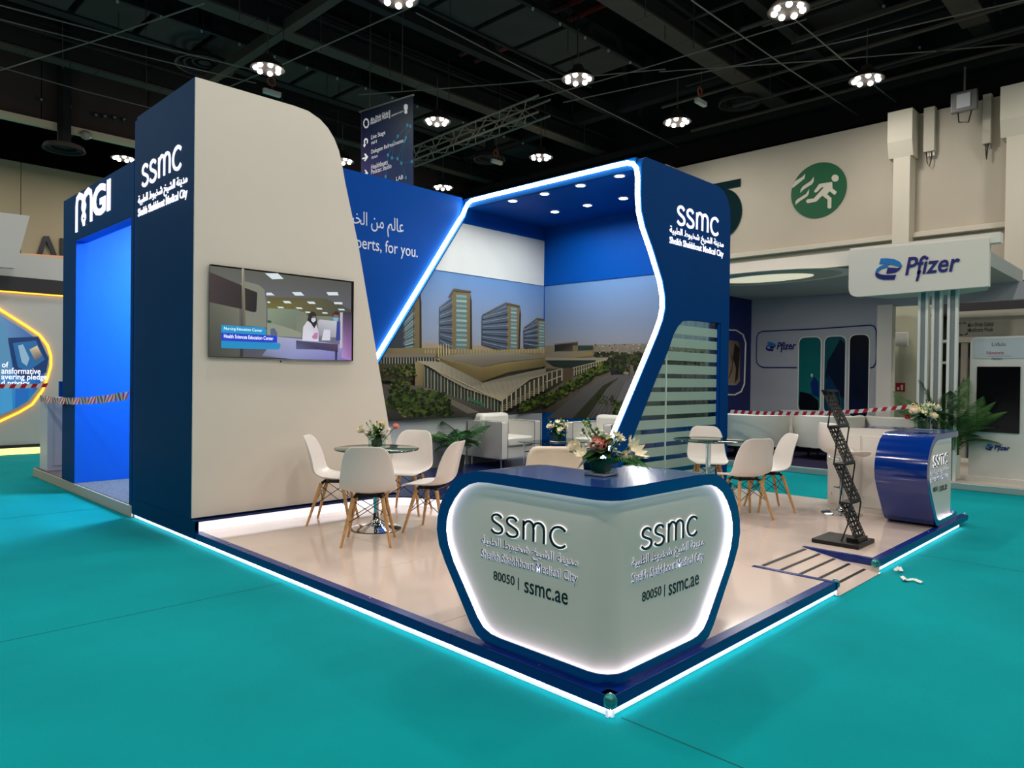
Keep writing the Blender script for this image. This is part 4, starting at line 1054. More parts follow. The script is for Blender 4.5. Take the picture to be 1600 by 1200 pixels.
# armchairs on the raised lounge floor
def armchair(label, loc, rz):
    t = thing('armchair', label, 'armchair', loc, rz, group='square white armchairs in the lounge')
    W, Dp = .82, .72
    for s in (-1, 1):
        y0, y1 = (s*W/2, s*(W/2-.13)) if s < 0 else (s*(W/2-.13), s*W/2)
        MB().box(-Dp/2, min(y0, y1), .13, Dp/2, max(y0, y1), .66).build('arm', LEATHER, t, bevel=.012)
        for yy in (y0+.003*s*0, y1):
            MB().tube([(Dp/2+.002, yy, .14), (Dp/2+.002, yy, .66), (-Dp/2+.03, yy, .662)], .0035, 5).build('piping', PIPING, t)
    MB().box(-Dp/2+.18, -W/2+.135, .30, Dp/2-.01, W/2-.135, .44).build('seat_cushion', LEATHER, t, bevel=.03, smooth=True)
    MB().box(-Dp/2+.05, -W/2+.13, .13, Dp/2-.03, W/2-.13, .30).build('seat_base', LEATHER, t, bevel=.008)
    MB().box(-Dp/2-.02, -W/2+.12, .2, -Dp/2+.19, W/2-.12, .76).build('backrest', LEATHER, t, bevel=.05, smooth=True)
    for x in (-Dp/2+.06, Dp/2-.05):
        for y in (-W/2+.05, W/2-.05):
            MB().tube([(x, y, 0), (x, y, .135)], .014, 8).build('leg', CHROME, t, smooth=True)
    return t
ac = armchair('white armchair against the mural, beside the small palm', (5.01, 5.7, ZR), R(-90))
ac2 = armchair('white armchair in the corner under the side mural, beyond the counter flowers', (5.86, 4.5, ZR), R(180))

# coffee table
t = thing('coffee_table', 'low glass coffee table on chrome legs with a brown crate shelf', 'table', (4.93, 4.55, ZR))
MB().box(-.5, -.3, .425, .5, .3, .437).build('table_top', GLASS_G, t, bevel=.003)
for x in (-.44, .44):
    for y in (-.24, .24): MB().tube([(x, y, 0), (x, y, .425)], .012, 8).build('leg', CHROME, t, smooth=True)
for y in (-.24, .24): MB().tube([(-.44, y, .3), (.44, y, .3)], .009, 8).build('rail', CHROME, t, smooth=True)
MB().box(-.3, -.2, .06, -.03, .2, .3).build('crate', mat('crate_brown', (128, 98, 62), .6, noise=.3, nscale=9), t, bevel=.01)
MB().box(.02, -.2, .06, .28, .2, .3).build('crate', MATS['crate_brown'], t, bevel=.01)
MB().box(-.44, -.24, .045, .44, .24, .06).build('shelf', GLASS_G, t)

# ------------------------------------------------------------------ flowers and plants
def leaf_mesh(L, W, bend=.3, n=6):
    vs = []; 
    for i in range(n+1):
        t = i/n; w_ = W*math.sin(PI*min(1, t*.93+.05))**.8; z = -bend*L*t*t; x = L*t
        vs += [(x, -w_, z+.15*w_), (x, 0, z), (x, w_, z+.15*w_)]
    fs = []
    for i in range(n):
        a = 3*i; fs += [(a, a+1, a+4, a+3), (a+1, a+2, a+5, a+4)]
    return vs, fs
def bloom(mb, c, r, kind='rose', rg_=random):
    c = Vector(c)
    if kind == 'rose':
        for ring, (k, rr, tilt, hh) in enumerate(((3, .35, 80, 1.0), (5, .62, 62, .95), (6, .9, 38, .8))):
            for i in range(k):
                a = 2*PI*i/k+ring*.5; vs = []
                for u in range(4):
                    for v in range(4):
                        s = (v-1.5)/1.5; q = u/3; wd = r*.62*math.sin(PI*(.25+.6*q))*(.6+.4*rr)
                        rad = r*rr*(.35+.65*math.sin(q*PI/2*math.cos(R(tilt))*1.2+.3)); zz = r*hh*q*1.15-.1*r
                        an = a+s*wd/max(rad, .2*r)*.7
                        vs.append(c+Vector((rad*math.cos(an), rad*math.sin(an), zz+(.0 if abs(s) < .9 else -.06*r))))
                mb.add(vs, [(u*4+v, u*4+v+1, (u+1)*4+v+1, (u+1)*4+v) for u in range(3) for v in range(3)])
        mb.ell(c+Vector((0, 0, .35*r)), r*.5, r*.5, r*.5, 8, 6)
    else:   # open daisy-like or lily
        for i in range(9 if kind == 'mum' else 6):
            a = 2*PI*i/(9 if kind == 'mum' else 6); L = r*1.1; vs, fs = leaf_mesh(L, r*(.2 if kind == 'mum' else .24), -.35)
            m_ = Matrix.Rotation(a, 3, 'Z') @ Matrix.Rotation(R(-25), 3, 'Y'); mb.add([c+m_ @ Vector(v) for v in vs], fs)
        mb.ell(c+Vector((0, 0, .1*r)), r*.3, r*.3, r*.25, 8, 6)
def frond(L, n, lw, droop, ll=.35):
    """a feather leaf: arching rib with leaflets on both sides"""
    mb = MB(); rib = []
    for i in range(n+1):
        t = i/n; rib.append(Vector((L*t*(1-.12*t), 0, L*(.55*t-droop*t*t))))
    mb.tube(rib, [.006*(1-.7*i/n)*max(L, .4) for i in range(n+1)], 5)
    for i in range(2, n+1):
        t = i/n; p = rib[i]; l = L*ll*math.sin(PI*min(1, .18+.8*t))
        for s in (-1, 1):
            d_ = Vector((.55, s*.9, -.25-.35*t)).normalized()*l; side = Vector((lw, 0, 0))
            mb.add([p-side*.5, p+side*.5, p+d_*.55+side*.6+Vector((0, 0, .05*l)), p+d_, p+d_*.5-side*.5+Vector((0, 0, .05*l))], [(0, 1, 2, 3, 4)])
    return mb
def arrangement(label, loc, seed, side_palm=False, scale=1.0, fl=1.2, zoff=.0, vase=True, roses=(('p', -.02, -.035, .155, .042),), whites=(), kind=None, mums=()):
    rq = random.Random(seed)
    t = thing('flower_arrangement', label, 'flowers', loc, R(rq.uniform(0, 10)))
    S = scale
    if vase:
        MB().box(-.055*S, -.055*S, .0, .055*S, .055*S, .11*S).build('vase', GLASS, t, bevel=.008)
        MB().box(-.057*S, -.057*S, .0, .057*S, .057*S, .012*S).build('vase_foot', mat('thick_glass', (190, 200, 215), .08, metal=.4), t, bevel=.005)
        MB().box(-.036*S, -.036*S, .014*S, .036*S, .036*S, .072*S).build('vase_leaf_lining', LEAF_DK, t, bevel=.01)
    for k in range(44):
        a = rq.uniform(0, 2*PI); L = rq.uniform(.06, .12)*S; vs, fs = leaf_mesh(L, L*.26, rq.uniform(.1, .6))
        m_ = Matrix.Rotation(a, 3, 'Z') @ Matrix.Rotation(-R(rq.uniform(-5, 75)), 3, 'Y'); o = Vector((0, 0, rq.uniform(.09, .125)*S))
        MB().add([o+m_ @ Vector(v) for v in vs], fs).build('leaf', rq.choice([LEAF, LEAF_DK, LEAF, LEAF_LT]), t, smooth=True)
    def turned(x, y, z, r_, k_='rose'):
        mb = MB(); bloom(mb, (0, 0, 0), r_, k_); rz_ = -t.rotation_euler.z
        cam_ = Vector((-.62*math.cos(rz_)+.5*math.sin(rz_), -.62*math.sin(rz_)-.5*math.cos(rz_), 0))
        d_ = (Vector((x*5, y*5, .75))+cam_*.6).normalized(); q_ = Vector((0, 0, 1)).rotation_difference(d_)
        mb.v = [tuple(q_ @ Vector(v)+Vector((x, y, z))) for v in mb.v]
        return mb
    for c_, x, y, z, r_ in roses:
        x *= 1.35; y *= 1.35; z -= zoff; mb = turned(x*S, y*S, z*S, r_*S*fl); mb.build('rose', {'p': PETAL_P, 'w': PETAL_W, 'r': PETAL_R}[c_], t, smooth=True)
        MB().tube([(x*S*.3, y*S*.3, .05*S), (x*S, y*S, z*S)], .003*S, 5).build('stem', LEAF, t)
    for x, y, z, r_ in mums:
        x *= 1.35; y *= 1.35; z -= zoff; mb = turned(x*S, y*S, z*S, r_*S*fl, 'mum'); mb.build('open_flower', PETAL_W, t, smooth=True)
        MB().tube([(x*S*.3, y*S*.3, .05*S), (x*S, y*S, z*S)], .003*S, 5).build('stem', LEAF, t)
    for k in range(9):
        a = rq.uniform(0, 2*PI); rr = rq.uniform(.03, .1)*S; z = rq.uniform(.18, .25)*S; q = (rr*math.cos(a), rr*math.sin(a), z)
        MB().tube([(0, 0, .1*S), (q[0]*.7, q[1]*.7, z*.8), q], .0018*S, 4).ell(q, .007*S, .007*S, .009*S, 7, 5).ell((q[0]+.012*S, q[1], z-.015*S), .006*S, .006*S, .007*S, 6, 4).build('berry_sprig', rq.choice([LEAF_LT, LEAF]), t, smooth=True)
    mb = MB()
    for k in range(46):
        a = rq.uniform(0, 2*PI); rr = rq.uniform(.02, .115)*S; z = (rq.uniform(.12, .215)-zoff*.5)*S; r_ = rq.uniform(.0045, .0095)*S
        mb.ell((rr*math.cos(a), rr*math.sin(a), z), r_, r_, r_*.8, 6, 4)
    mb.build('filler_blossoms', PETAL_W, t, smooth=True, kind='stuff')
    if side_palm:
        for da, L in ((-62, .25), (-45, .22), (-78, .2)):
            mb = frond(L, 14, .009, .75, .36); o = mb.build('palm_leaf', mat('fresh_palm', (62, 138, 52), .4), t, loc=(0.02, -.02, .08)); o.rotation_euler = (0, 0, R(da))
    return t
arrangement('bouquet with one pink rose in a square glass vase on the near counter', (.385, .365, Z0+.907), 11, True, 1.12, fl=1.35, zoff=.02,
            roses=(('p', -.035, -.012, .15, .034), ('w', .03, -.075, .1, .024), ('w', .012, -.02, .165, .02), ('w', -.07, .055, .14, .028)), mums=((.03, -.1, .13, .045), (.085, -.06, .15, .035), (.075, -.09, .11, .04), (-.08, .02, .12, .03), (.02, -.05, .19, .022), (.055, -.04, .175, .02)))
arrangement('bouquet of white blooms and a pink rose on the round glass table', (1.27, 3.6, ZF+.74), 5, False, 1.05,
            roses=(('p', .085, -.075, .18, .03), ('w', -.07, .06, .15, .035), ('w', .02, -.02, .2, .034), ('w', -.02, .05, .11, .02)), mums=((.03, -.01, .19, .04), (.04, -.06, .16, .022)))
arrangement('white bouquet in a glass vase on the low coffee table', (4.78, 4.45, ZR+.438), 8, False, 1.35,
            roses=(('w', -.05, .03, .15, .03), ('w', .02, -.05, .16, .03), ('w', .06, -.02, .14, .025)), mums=((.0, .0, .19, .03), (-.03, -.04, .12, .03)))
arrangement('white and cream bouquet in a glass vase on the far counter by the big palm', (5.78, .3, Z0+.907), 9, False, 1.3,
            roses=(('w', -.07, .03, .15, .04), ('w', .07, -.05, .17, .035), ('w', -.02, -.05, .11, .03), ('r', -.1, .06, .1, .02)), mums=((.05, -.02, .19, .035), (.0, .0, .13, .03)))

# small palm beside the armchair
t = thing('small_palm', 'small bushy green palm on the lounge floor beside the armchair', 'plant', (4.1, 5.72, ZR))
MB().lathe([(0, 0), (.09, 0), (.12, .2), (.11, .2), (.1, .17), (0, .17)], (0, 0, 0), 18).build('pot', mat('dark_pot', (40, 46, 40), .5), t, smooth=True)
rq = random.Random(21)
fm = []
for L, dr in ((.52, .5), (.62, .35), (.45, .75)):
    fm.append(frond(L, 16, .022, dr, .34))
for k in range(17):
    o = fm[k % 3].build('palm_leaf', [LEAF, LEAF_DK, mat('mid_palm', (40, 104, 44), .4)][k % 3], t, loc=(0, 0, .3)) if k < 3 else None
    if o is None:
        src = [c for c in t.children if c.name.startswith('palm_leaf')][k % 3]
        o = bpy.data.objects.new('palm_leaf', src.data); COL.objects.link(o); o.parent = t; o.location = (0, 0, .3+.02*(k % 5))
    o.rotation_euler = (rq.uniform(-.2, .2), rq.uniform(-.55, .15), 2*PI*k/17*2.4)
MB().tube([(0, 0, .15), (0, 0, .34)], .03, 8).build('stem_bundle', LEAF_DK, t)

# ------------------------------------------------------------------ zigzag literature rack
t = thing('zigzag_rack', 'black folding zigzag literature rack leaning on its flat base', 'rack', (3.93, .42, ZF))
MB().box(-.2, -.19, 0, .2, .2, .036).build('base', BLACK, t, bevel=.006)
px_ = lambda a: at(0, 3.93, *a)
nodes = []
Y = lambda y, z: (y-.42, z-ZF)
bz = [.135, .475, .80, 1.12, 1.43]
for k in range(4):
    z0 = bz[k]; z1 = bz[k+1]-.015; ya = -.15+.055*k; yb = ya+.145
    # perforated pocket panel from (ya,z0) up to (yb,z1)
    A = Vector((0, ya, z0-ZF)); B = Vector((0, yb, z1-ZF)); d_ = (B-A); L = d_.length; d_.normalize(); n_ = Vector((0, -d_.z, d_.y)); wv = Vector((1, 0, 0)); hw_ = .125
    mb = MB()
    def slab(u0, u1, v0, v1):
        vs = []
        for th in (-.002, .002):
            for (u, v) in ((u0, v0), (u1, v0), (u1, v1), (u0, v1)): vs.append(A+wv*u+d_*v+n_*th)
        mb.add(vs, [(0, 1, 2, 3), (7, 6, 5, 4), (0, 4, 5, 1), (1, 5, 6, 2), (2, 6, 7, 3), (3, 7, 4, 0)])
    for s in (-1, 1):
        e0, e1 = s*hw_, s*(hw_-.012); slab(min(e0, e1), max(e0, e1), 0, L)
        e0, e1 = s*(hw_-.03), s*(hw_-.045); slab(min(e0, e1), max(e0, e1), 0, L)
        for i in range(13):
            v = L*i/13; a0, a1 = sorted((s*(hw_-.01), s*(hw_-.032))); slab(a0, a1, v, v+.013)
    for i in range(9):
        v = (L-.02)*i/8; slab(-.085, .085, v, v+.018)
    for i in range(5):
        v = (L-.02)*i/5+.02; slab(-.016, .016, v, v+L/5); slab(-.066, -.048, v, v+L/5); slab(.048, .066, v, v+L/5)
    mb.build('pocket_panel', BLACK, t)
    # shelf lip back to the next panel
    if k < 3 or True:
        y2 = ya+.055 if k < 3 else yb-.05
        MB().box(-hw_, min(y2, yb), z1-ZF-.004, hw_, max(y2, yb)+.005, z1-ZF+.012).build('hinge_shelf', BLACK, t)
    for s in (-1, 1):
        zt2 = z1-ZF; x_ = s*hw_
        if k < 3: MB().tube([(x_, yb, zt2), (x_, ya+.055+.07, zt2+.165)], .006, 6).build('hinge_rod', BLACK, t)
        MB().tube([(x_, ya+.055 if k < 3 else yb-.05, zt2), (x_, yb-.07, zt2-.165)], .006, 6).build('hinge_rod', BLACK, t)
        if k == 0: MB().tube([(x_, ya+.13, .02), (x_, ya+.07, z0-ZF+.165)], .006, 6).build('hinge_rod', BLACK, t)
MB().box(-.11, -.16, .03, .11, -.06, .07).build('base_bracket', BLACK, t)

# paper scraps on the carpet
def scrap(pts, lab, z=.012):
    c = at(2, 0, *pts[0]); t = thing('paper_scrap', lab, 'litter', (c.x, c.y, 0)); mb = MB(); L = []
    for i, p in enumerate(pts): q = at(2, 0, *p); L.append(Vector((q.x-c.x, q.y-c.y, .004+z*abs(math.sin(i*1.7)))))
    for a, b in zip(L[:-1], L[1:]):
        w_ = Vector((-(b-a).y, (b-a).x, 0)).normalized()*.012; mb.add([a-w_, b-w_, b+w_+Vector((0, 0, .01)), a+w_+Vector((0, 0, .01))], [(0, 1, 2, 3)])
    mb.build('crumpled_paper', mat('paper_white', (225, 226, 220), .7), t, solid=.001)
scrap([(1398, 893), (1405, 890), (1409, 895), (1400, 896)], 'tiny crumpled white paper scrap on the carpet beside the ramp')
scrap([(1409, 902), (1414, 910), (1420, 908), (1428, 909), (1440, 913)], 'longer curled strip of white paper on the teal carpet')

# ================================================================== NEIGHBOURING STANDS
# blue portal stand on the left
mg = thing('portal_stand', 'dark blue portal stand with a bright blue interior behind the tall tower', 'stand', (0, 7.4, 0))
MB().prism([(6.12, .125), (6.12, 3.69), (8.74, 3.69), (8.74, .125), (8.2, .125), (8.2, 3.12), (6.2, 3.12), (6.2, .125)], 'x', -.004, .13).build('portal_frame', mat('navy_portal', (0, 64, 112), .55, spec=.03), mg, True)
box('reveal', BLUE_BRIGHT, mg, .0, 6.2, 3.112, .131, 8.2, 3.12); box('reveal', BLUE_BRIGHT, mg, .0, 8.19, .125, .131, 8.2, 3.112)
box('side_wall', BLUE_BRIGHT, mg, .131, 8.2, .125, 4.0, 8.3, 3.6)
box('end_wall', BLUE_BRIGHT, mg, 3.9, 6.25, .125, 4.0, 8.2, 3.6)
box('return_wall', BLUE_DK, mg, .02, 6.105, .125, .1, 6.2, 3.69)
a = at(0, -.004, 121, 363); b = at(0, -.004, 174, 334)
LETM = [at(0, -.004, 121, 358), at(0, -.004, 144, 348), at(0, -.004, 150, 342), at(0, -.004, 165, 333), at(0, -.004, 168.5, 332), at(0, -.004, 174.5, 329)]
zb = 3.265; zt = 3.68
y0_, y1_ = 8.14, 6.86
lettering('GI', (-.004, y0_-(y0_-y1_)*.50, zb+.02), (-.004, y1_, zb+.02), (zt-zb)*.86, (0, 0, 1), SIGN_W, mg, depth=.008, bold=.035)
def ribbon(pts, hw, name):
    mb = MB(); Lr = [Vector(p) for p in pts]; n = len(Lr); vs = []
    for dpt in (0, .008):
        for s in (1, -1):
            for i, p in enumerate(Lr):
                d_ = (Lr[min(i+1, n-1)]-Lr[max(i-1, 0)]).normalized(); q = p+Vector((-d_.y, d_.x))*hw*s; vs.append((-.006-dpt, y0_-q.x, zb+q.y))
    fs = []
    for i in range(n-1): fs += [(i, i+1, n+i+1, n+i), (2*n+i, 3*n+i, 3*n+i+1, 2*n+i+1), (i, 2*n+i, 2*n+i+1, i+1), (n+i, n+i+1, 3*n+i+1, 3*n+i)]
    mb.add(vs, fs).build(name, SIGN_W, mg, True)
wm = (y0_-y1_)*.46; hm = (zt-zb)*.86+.02
ribbon([(0, -.05), (0, hm*.7), (wm*.04, hm*.92), (wm*.2, hm*1.0), (wm*.4, hm*.9), (wm*.5, hm*.7)], .04, 'letter_m')
ribbon([(wm*.42, hm*.62), (wm*.6, hm*.93), (wm*.8, hm), (wm*.96, hm*.9), (wm, hm*.7), (wm, 0)], .04, 'letter_m')
ribbon([(wm*.5+wm*.12*math.sin(k*.45), hm*.75-k*hm*.05) for k in range(16)], .018, 'helix_strand')
ribbon([(wm*.5-wm*.12*math.sin(k*.45), hm*.75-k*hm*.05) for k in range(16)], .018, 'helix_strand')
for k in (1, 2, 4, 5, 6, 9, 10, 12): 
    q = wm*.12*abs(math.sin(k*.45)); ribbon([(wm*.5-q, hm*.75-k*hm*.05), (wm*.5+q, hm*.75-k*hm*.05)], .007, 'helix_rung')
mp_ = thing('portal_platform', 'low platform with grey-beige edge and grey carpet under the blue portal', 'platform', (0, 8, 0))
box('edge_board', mat('beige_edge', (176, 166, 152), .5), mp_, -.012, 6.11, .002, .012, 10.2, .118, bevel=.004)
box('carpet_top', GREY_CARPET, mp_, .012, 6.21, .03, 4.2, 10.2, .124)
area('portal_interior_lamp', (1.6, 7.1, 3.6), 190, .8, (.4, .74, 1))
area('portal_interior_lamp', (2.8, 7.3, 3.5), 120, .8, (.4, .74, 1))
pd = thing('white_podium', 'white podium box with a thin groove at the end of the portal platform', 'podium', (.3, 9.8, .124))
MB().box(.03, 9.62, .126, .62, 10.02, 1.14).build('body', mat('podium_lilac', (206, 204, 214), .4), pd, True, bevel=.004)
box('front_groove', GREY_W, pd, .1, 9.614, .2, .55, 9.62, .206); box('front_groove', GREY_W, pd, .1, 9.614, .2, .106, 9.62, 1.1)
t = thing('blue_backing_board', 'small plain blue board standing behind the white podium', 'board', (.5, 10.12, .124))
MB().box(.28, 10.06, .126, 1.3, 10.12, 1.36).build('board_face', BLUE, t, True)

# barrier tape
def tape(label, A, B, sag, n, wd=.075, twist=0.):
    A = Vector(A); B = Vector(B); t = thing('barrier_tape', label, 'tape', (A+B)/2)
    pts = [A+(B-A)*(i/n)+Vector((0, 0, -sag*4*(i/n)*(1-i/n))) for i in range(n+1)]
    d_ = (B-A).normalized(); mw = MB(); mr = MB()
    nn = d_.cross(Vector((0, 0, 1))).normalized()
    for i in range(n):
        sl = (B-A).length/n*.45
        p, q = pts[i], pts[i+1]; u = Vector((0, 0, wd/2))+nn*twist*math.sin(i*.6)*wd
        (mr if i % 2 else mw).add([p-u+d_*0, q-u, q+u+d_*sl, p+u+d_*sl], [(0, 1, 2, 3)])
    mw.build('white_stripe', TAPE_W, t, True, kind='stuff'); mr.build('red_stripe', TAPE_R, t, True, kind='stuff')
    return t
tape('red and white barrier tape sagging across the blue portal to the podium', (-.03, 9.8, 1.13), (-.03, 6.18, 1.265), .05, 60, .085, .2)
p = at(1, 12.2, -30, 603); q = at(1, 12.2, 72, 602)
tape('red and white barrier tape in front of the oval blue screen', p, q, .01, 12, .07)
p = at(0, 9.2, 1140, 643); q = at(0, 9.2, 1430, 634)
tape('red and white barrier tape across the pharmaceutical lounge behind the zigzag rack', p, q, .07, 44, .06)

# stand with orange-lit screen, far left
YL = 13.6
ol = thing('orange_lit_stand', 'white stand wall with an orange-lit blue screen beyond the podium', 'stand', (0, YL, 0))
LW = mat('left_stand_white', (200, 196, 188), .55)
a4 = lambda x, y, dy=0.: at(1, YL-dy, x, y)
def pl(pts, name, m, dy0, dy1, par=ol):
    q = [a4(x, y) for x, y in pts]; return MB().prism([(v.x, v.z) for v in q], 'y', YL-dy0, YL-dy1).build(name, m, par, True)
box('wall_face', LW, ol, -4, YL, .16, 2.4, YL+.3, 2.93)
box('dark_band', mat('band_dark', (46, 44, 42), .5), ol, -4, YL-.02, 2.93, 2.4, YL+.3, 3.2)
box('top_band', LW, ol, -4, YL, 3.2, 2.4, YL+.3, 3.62)
box('orange_tube', LED_ORANGE, ol, -4, YL-.03, 2.91, 2.4, YL-.005, 2.93)
box('base_gap', MATS['band_dark'], ol, -4, YL-.02, .12, 2.4, YL+.2, .17)
box('base_glow', mat('base_glow_yellow', (255, 230, 120), .5, emit=2.5, erg=(255, 224, 110)), ol, -4, YL-.03, .0, 2.4, YL-.01, .11)
ov = [(-60, 450), (-30, 462), (0, 484), (40, 509), (62, 524), (74, 540), (79, 556), (79, 572), (74, 590), (66, 610), (50, 632), (30, 644), (0, 658), (-60, 684)]
q = [a4(x, y) for x, y in ov]
MB().tube([(v.x, YL-.02, v.z) for v in q], .02, 8).build('orange_outline', LED_ORANGE, ol, True, smooth=True)
inn_ = [(-60, 458), (0, 490), (38, 514), (60, 530), (70, 544), (75, 558), (75, 572), (70, 588), (60, 608), (46, 626), (26, 638), (0, 650), (-60, 676)]
pl(inn_, 'screen_frame', LW, .09, .02)
pr = Print(1, YL-.095)
pr.poly([(x-1.5, y+(1 if y < 560 else -1)) for x, y in inn_], [(60, 120, 180), (110, 150, 196), (60, 120, 190), (40, 100, 180), (30, 90, 170), (24, 84, 160), (20, 84, 160), (16, 80, 160), (14, 110, 190), (20, 130, 205), (16, 100, 190), (40, 140, 210), (60, 150, 210)])
pr.poly([(12, 528), (60, 526), (76, 560), (72, 582), (40, 592), (22, 584)], (16, 56, 110)); pr.poly([(20, 536), (56, 532), (70, 562), (44, 580), (28, 574)], (40, 110, 170))
pr.poly([(28, 540), (36, 538), (46, 560), (42, 572), (34, 566)], (150, 190, 215)); pr.poly([(46, 546), (58, 540), (66, 556), (56, 566)], [(200, 190, 160), (255, 220, 160), (120, 110, 110), (60, 80, 110)])
pr.poly([(0, 600), (18, 606), (20, 640), (0, 648)], (70, 160, 216)); pr.poly([(24, 604), (46, 606), (44, 626), (24, 638)], (30, 110, 196)); pr.poly([(-5, 500), (10, 505), (18, 580), (-5, 590)], (90, 150, 190))
pr.build('screen_picture', SCREEN, ol)
for s_, a, b, h in (('of', (1, 574), (11, 574), .1), ('ansformative', (0, 584), (61, 584), .11), ('avering pledge', (0, 595.5), (71, 595.5), .13), ('d privacy', (0, 604.5), (44, 604.5), .12)):
    A = a4(*a); B = a4(*b); lettering(s_, (A.x, YL-.105, A.z), (B.x, YL-.105, A.z), h, (0, 0, 1), SIGN_W, ol, depth=.002, bold=.008)
t = thing('angled_white_fin', 'tilted white fin rising above the orange-lit stand', 'fin', (0, YL-.4, 3.4))
pl([(-80, 335), (0, 341), (34, 345), (12, 424), (-80, 418)], 'fin_face', LW, .6, .4, t)
t = thing('peach_fascia', 'peach fascia box with a small lit leaf-shaped mark above the orange-lit stand', 'sign', (0, YL+1.2, 3.5))
PE = mat('peach', (222, 170, 132), .6)
A = at(1, YL+1.2, 10, 425); B = at(1, YL+1.2, 110, 399); A2 = at(1, YL+1.2, 12, 394)
MB().prism([(A2.x, A2.z), (B.x, B.z-.02), (B.x, A.z-.3), (A.x, A.z-.3)], 'y', YL+1.2, YL+1.6).build('fascia', PE, t, True)
lf = [at(1, YL+1.19, *p_) for p_ in ((52, 421), (53, 415), (59, 411), (66, 411), (63, 418), (57, 421))]
MB().prism([(v.x, v.z) for v in lf], 'y', YL+1.17, YL+1.195).build('leaf_mark', SIGN_W, t, True)
t = thing('wall_letters', 'large black wall letters cut off by the blue portal', 'sign', (2.8, 24.9, 4.5))
def wl(pts, name):
    q = [at(1, 24.95, *p_) for p_ in pts]; MB().prism([(v.x, v.z) for v in q], 'y', 24.9, 24.99).build(name, BLACK_LET, t, True)
wl([(57, 400), (68, 369), (76, 369), (90, 403), (82, 402), (72, 377), (65, 401)], 'letter_a'); wl([(94, 372), (106, 374), (106, 403), (94, 403)], 'letter_l')

# ------------------------------------------------------------------ hanging direction banner
XB = 7.0
t = thing('hanging_banner', 'dark blue hanging wayfinding banner with white arrows and directions', 'banner', at(0, XB, 605, 165))
bz_ = lambda X, Yy: (560+X/8.57, 150+Yy/8.57)
pr = Print(0, XB-.012, bz_)
cn = [(40, 205), (730, -10), (735, 1250), (40, 1150)]
A = [at(0, XB, *bz_(*c)) for c in cn]
MB().prism([(v.y, v.z) for v in A], 'x', XB-.01, XB+.01).build('cloth', mat('banner_back', (10, 18, 50), .7), t, True)
pr.poly(cn, [(6, 14, 42), (8, 40, 52), (10, 50, 104), (24, 14, 74)])
pr.poly([(40, 900), (420, 700), (400, 1200), (40, 1150)], [(28, 16, 84), (12, 30, 92), (10, 38, 100), (34, 22, 100)])
NW = [(660, 390), (700, 405), (530, 540), (640, 560), (480, 620), (400, 790), (455, 830), (530, 840), (580, 900), (625, 600), (640, 1095), (370, 1080), (720, 880)]
for i, j in ((0, 2), (1, 3), (2, 4), (3, 9), (4, 5), (5, 6), (6, 7), (7, 8), (8, 12), (0, 9), (9, 8), (8, 10), (5, 11), (7, 9), (6, 4)): pr.line(NW[i], NW[j], 4, (40, 120, 150))
for (x, y) in NW: pr.poly([(x-16, y-10), (x, y-26), (x+16, y-10), (x+12, y+22), (x-12, y+22)], (50, 140, 170))
pr.build('print', PRINT, t)
BW = mat('banner_white', (215, 215, 220), .6, emit=.12)
def bt(s_, a, b, h):
    P = at(0, XB-.03, *bz_(*a)); Q = at(0, XB-.03, *bz_(*b)); lettering(s_, (XB-.016, P.y, P.z), (XB-.016, Q.y, P.z), h, (0, 0, 1), BW, t, depth=.001)
bt('Abu Dhabi Global', (155, 345), (398, 345), .09); bt('Healthcare Week', (155, 385), (398, 385), .08)
bt('Live Stage', (165, 600), (352, 600), .13); bt('Hall 8', (168, 650), (240, 650), .07)
bt('Delegate Refreshments', (165, 790), (592, 790), .12); bt('Atrium', (168, 845), (250, 845), .07)
bt('Healthbeats', (165, 985), (385, 985), .11); bt('Podcast Studio', (165, 1050), (435, 1050), .11); bt('DEPARTMENT OF HEALTH', (437, 275), (595, 275), .035); bt('LAB', (500, 1135), (592, 1135), .09)
def bp(pts, name='arrow_mark'):
    q = [at(0, XB-.02, *bz_(*p_)) for p_ in pts]; MB().prism([(v.y, v.z) for v in q], 'x', XB-.018, XB-.014).build(name, BW, t, True)
bp([(50, 830), (95, 815), (75, 775), (95, 770), (130, 815), (90, 875), (72, 870), (92, 840), (50, 850)])
bp([(68, 1040), (100, 1030), (80, 990), (95, 985), (130, 1035), (115, 1050)])
bp([(78, 690), (60, 655), (75, 650), (72, 600), (85, 568), (110, 562), (128, 590), (125, 630), (110, 640), (112, 595), (100, 582), (88, 600), (88, 645), (102, 645)])
for k in range(10):
    a_ = 2*PI*k/10; a2 = 2*PI*(k+.8)/10; c_ = (102, 365)
    bp([(c_[0]+40*math.cos(a_), c_[1]+68*math.sin(a_)), (c_[0]+40*math.cos(a2), c_[1]+68*math.sin(a2)), (c_[0]+26*math.cos(a2), c_[1]+46*math.sin(a2)), (c_[0]+26*math.cos(a_), c_[1]+46*math.sin(a_))], 'emblem_ring')
bp([(610, 120), (630, 105), (655, 115), (660, 160), (650, 190), (655, 225), (632, 240), (612, 225), (618, 190), (606, 160)], 'crest')
bp([(415, 190), (422, 188), (420, 300), (413, 302)], 'divider')
P = at(0, XB, *bz_(20, 213)); Q = at(0, XB, *bz_(735, -12))
MB().tube([P, Q], .025, 8).build('top_rod', STEEL, t, True)
for px, py in ((577.5, 166), (628, 141)):
    P = at(0, XB, px, py); MB().tube([P, (P.x, P.y, 11.5)], .012, 5).build('hanging_cord', STEEL, t, True)

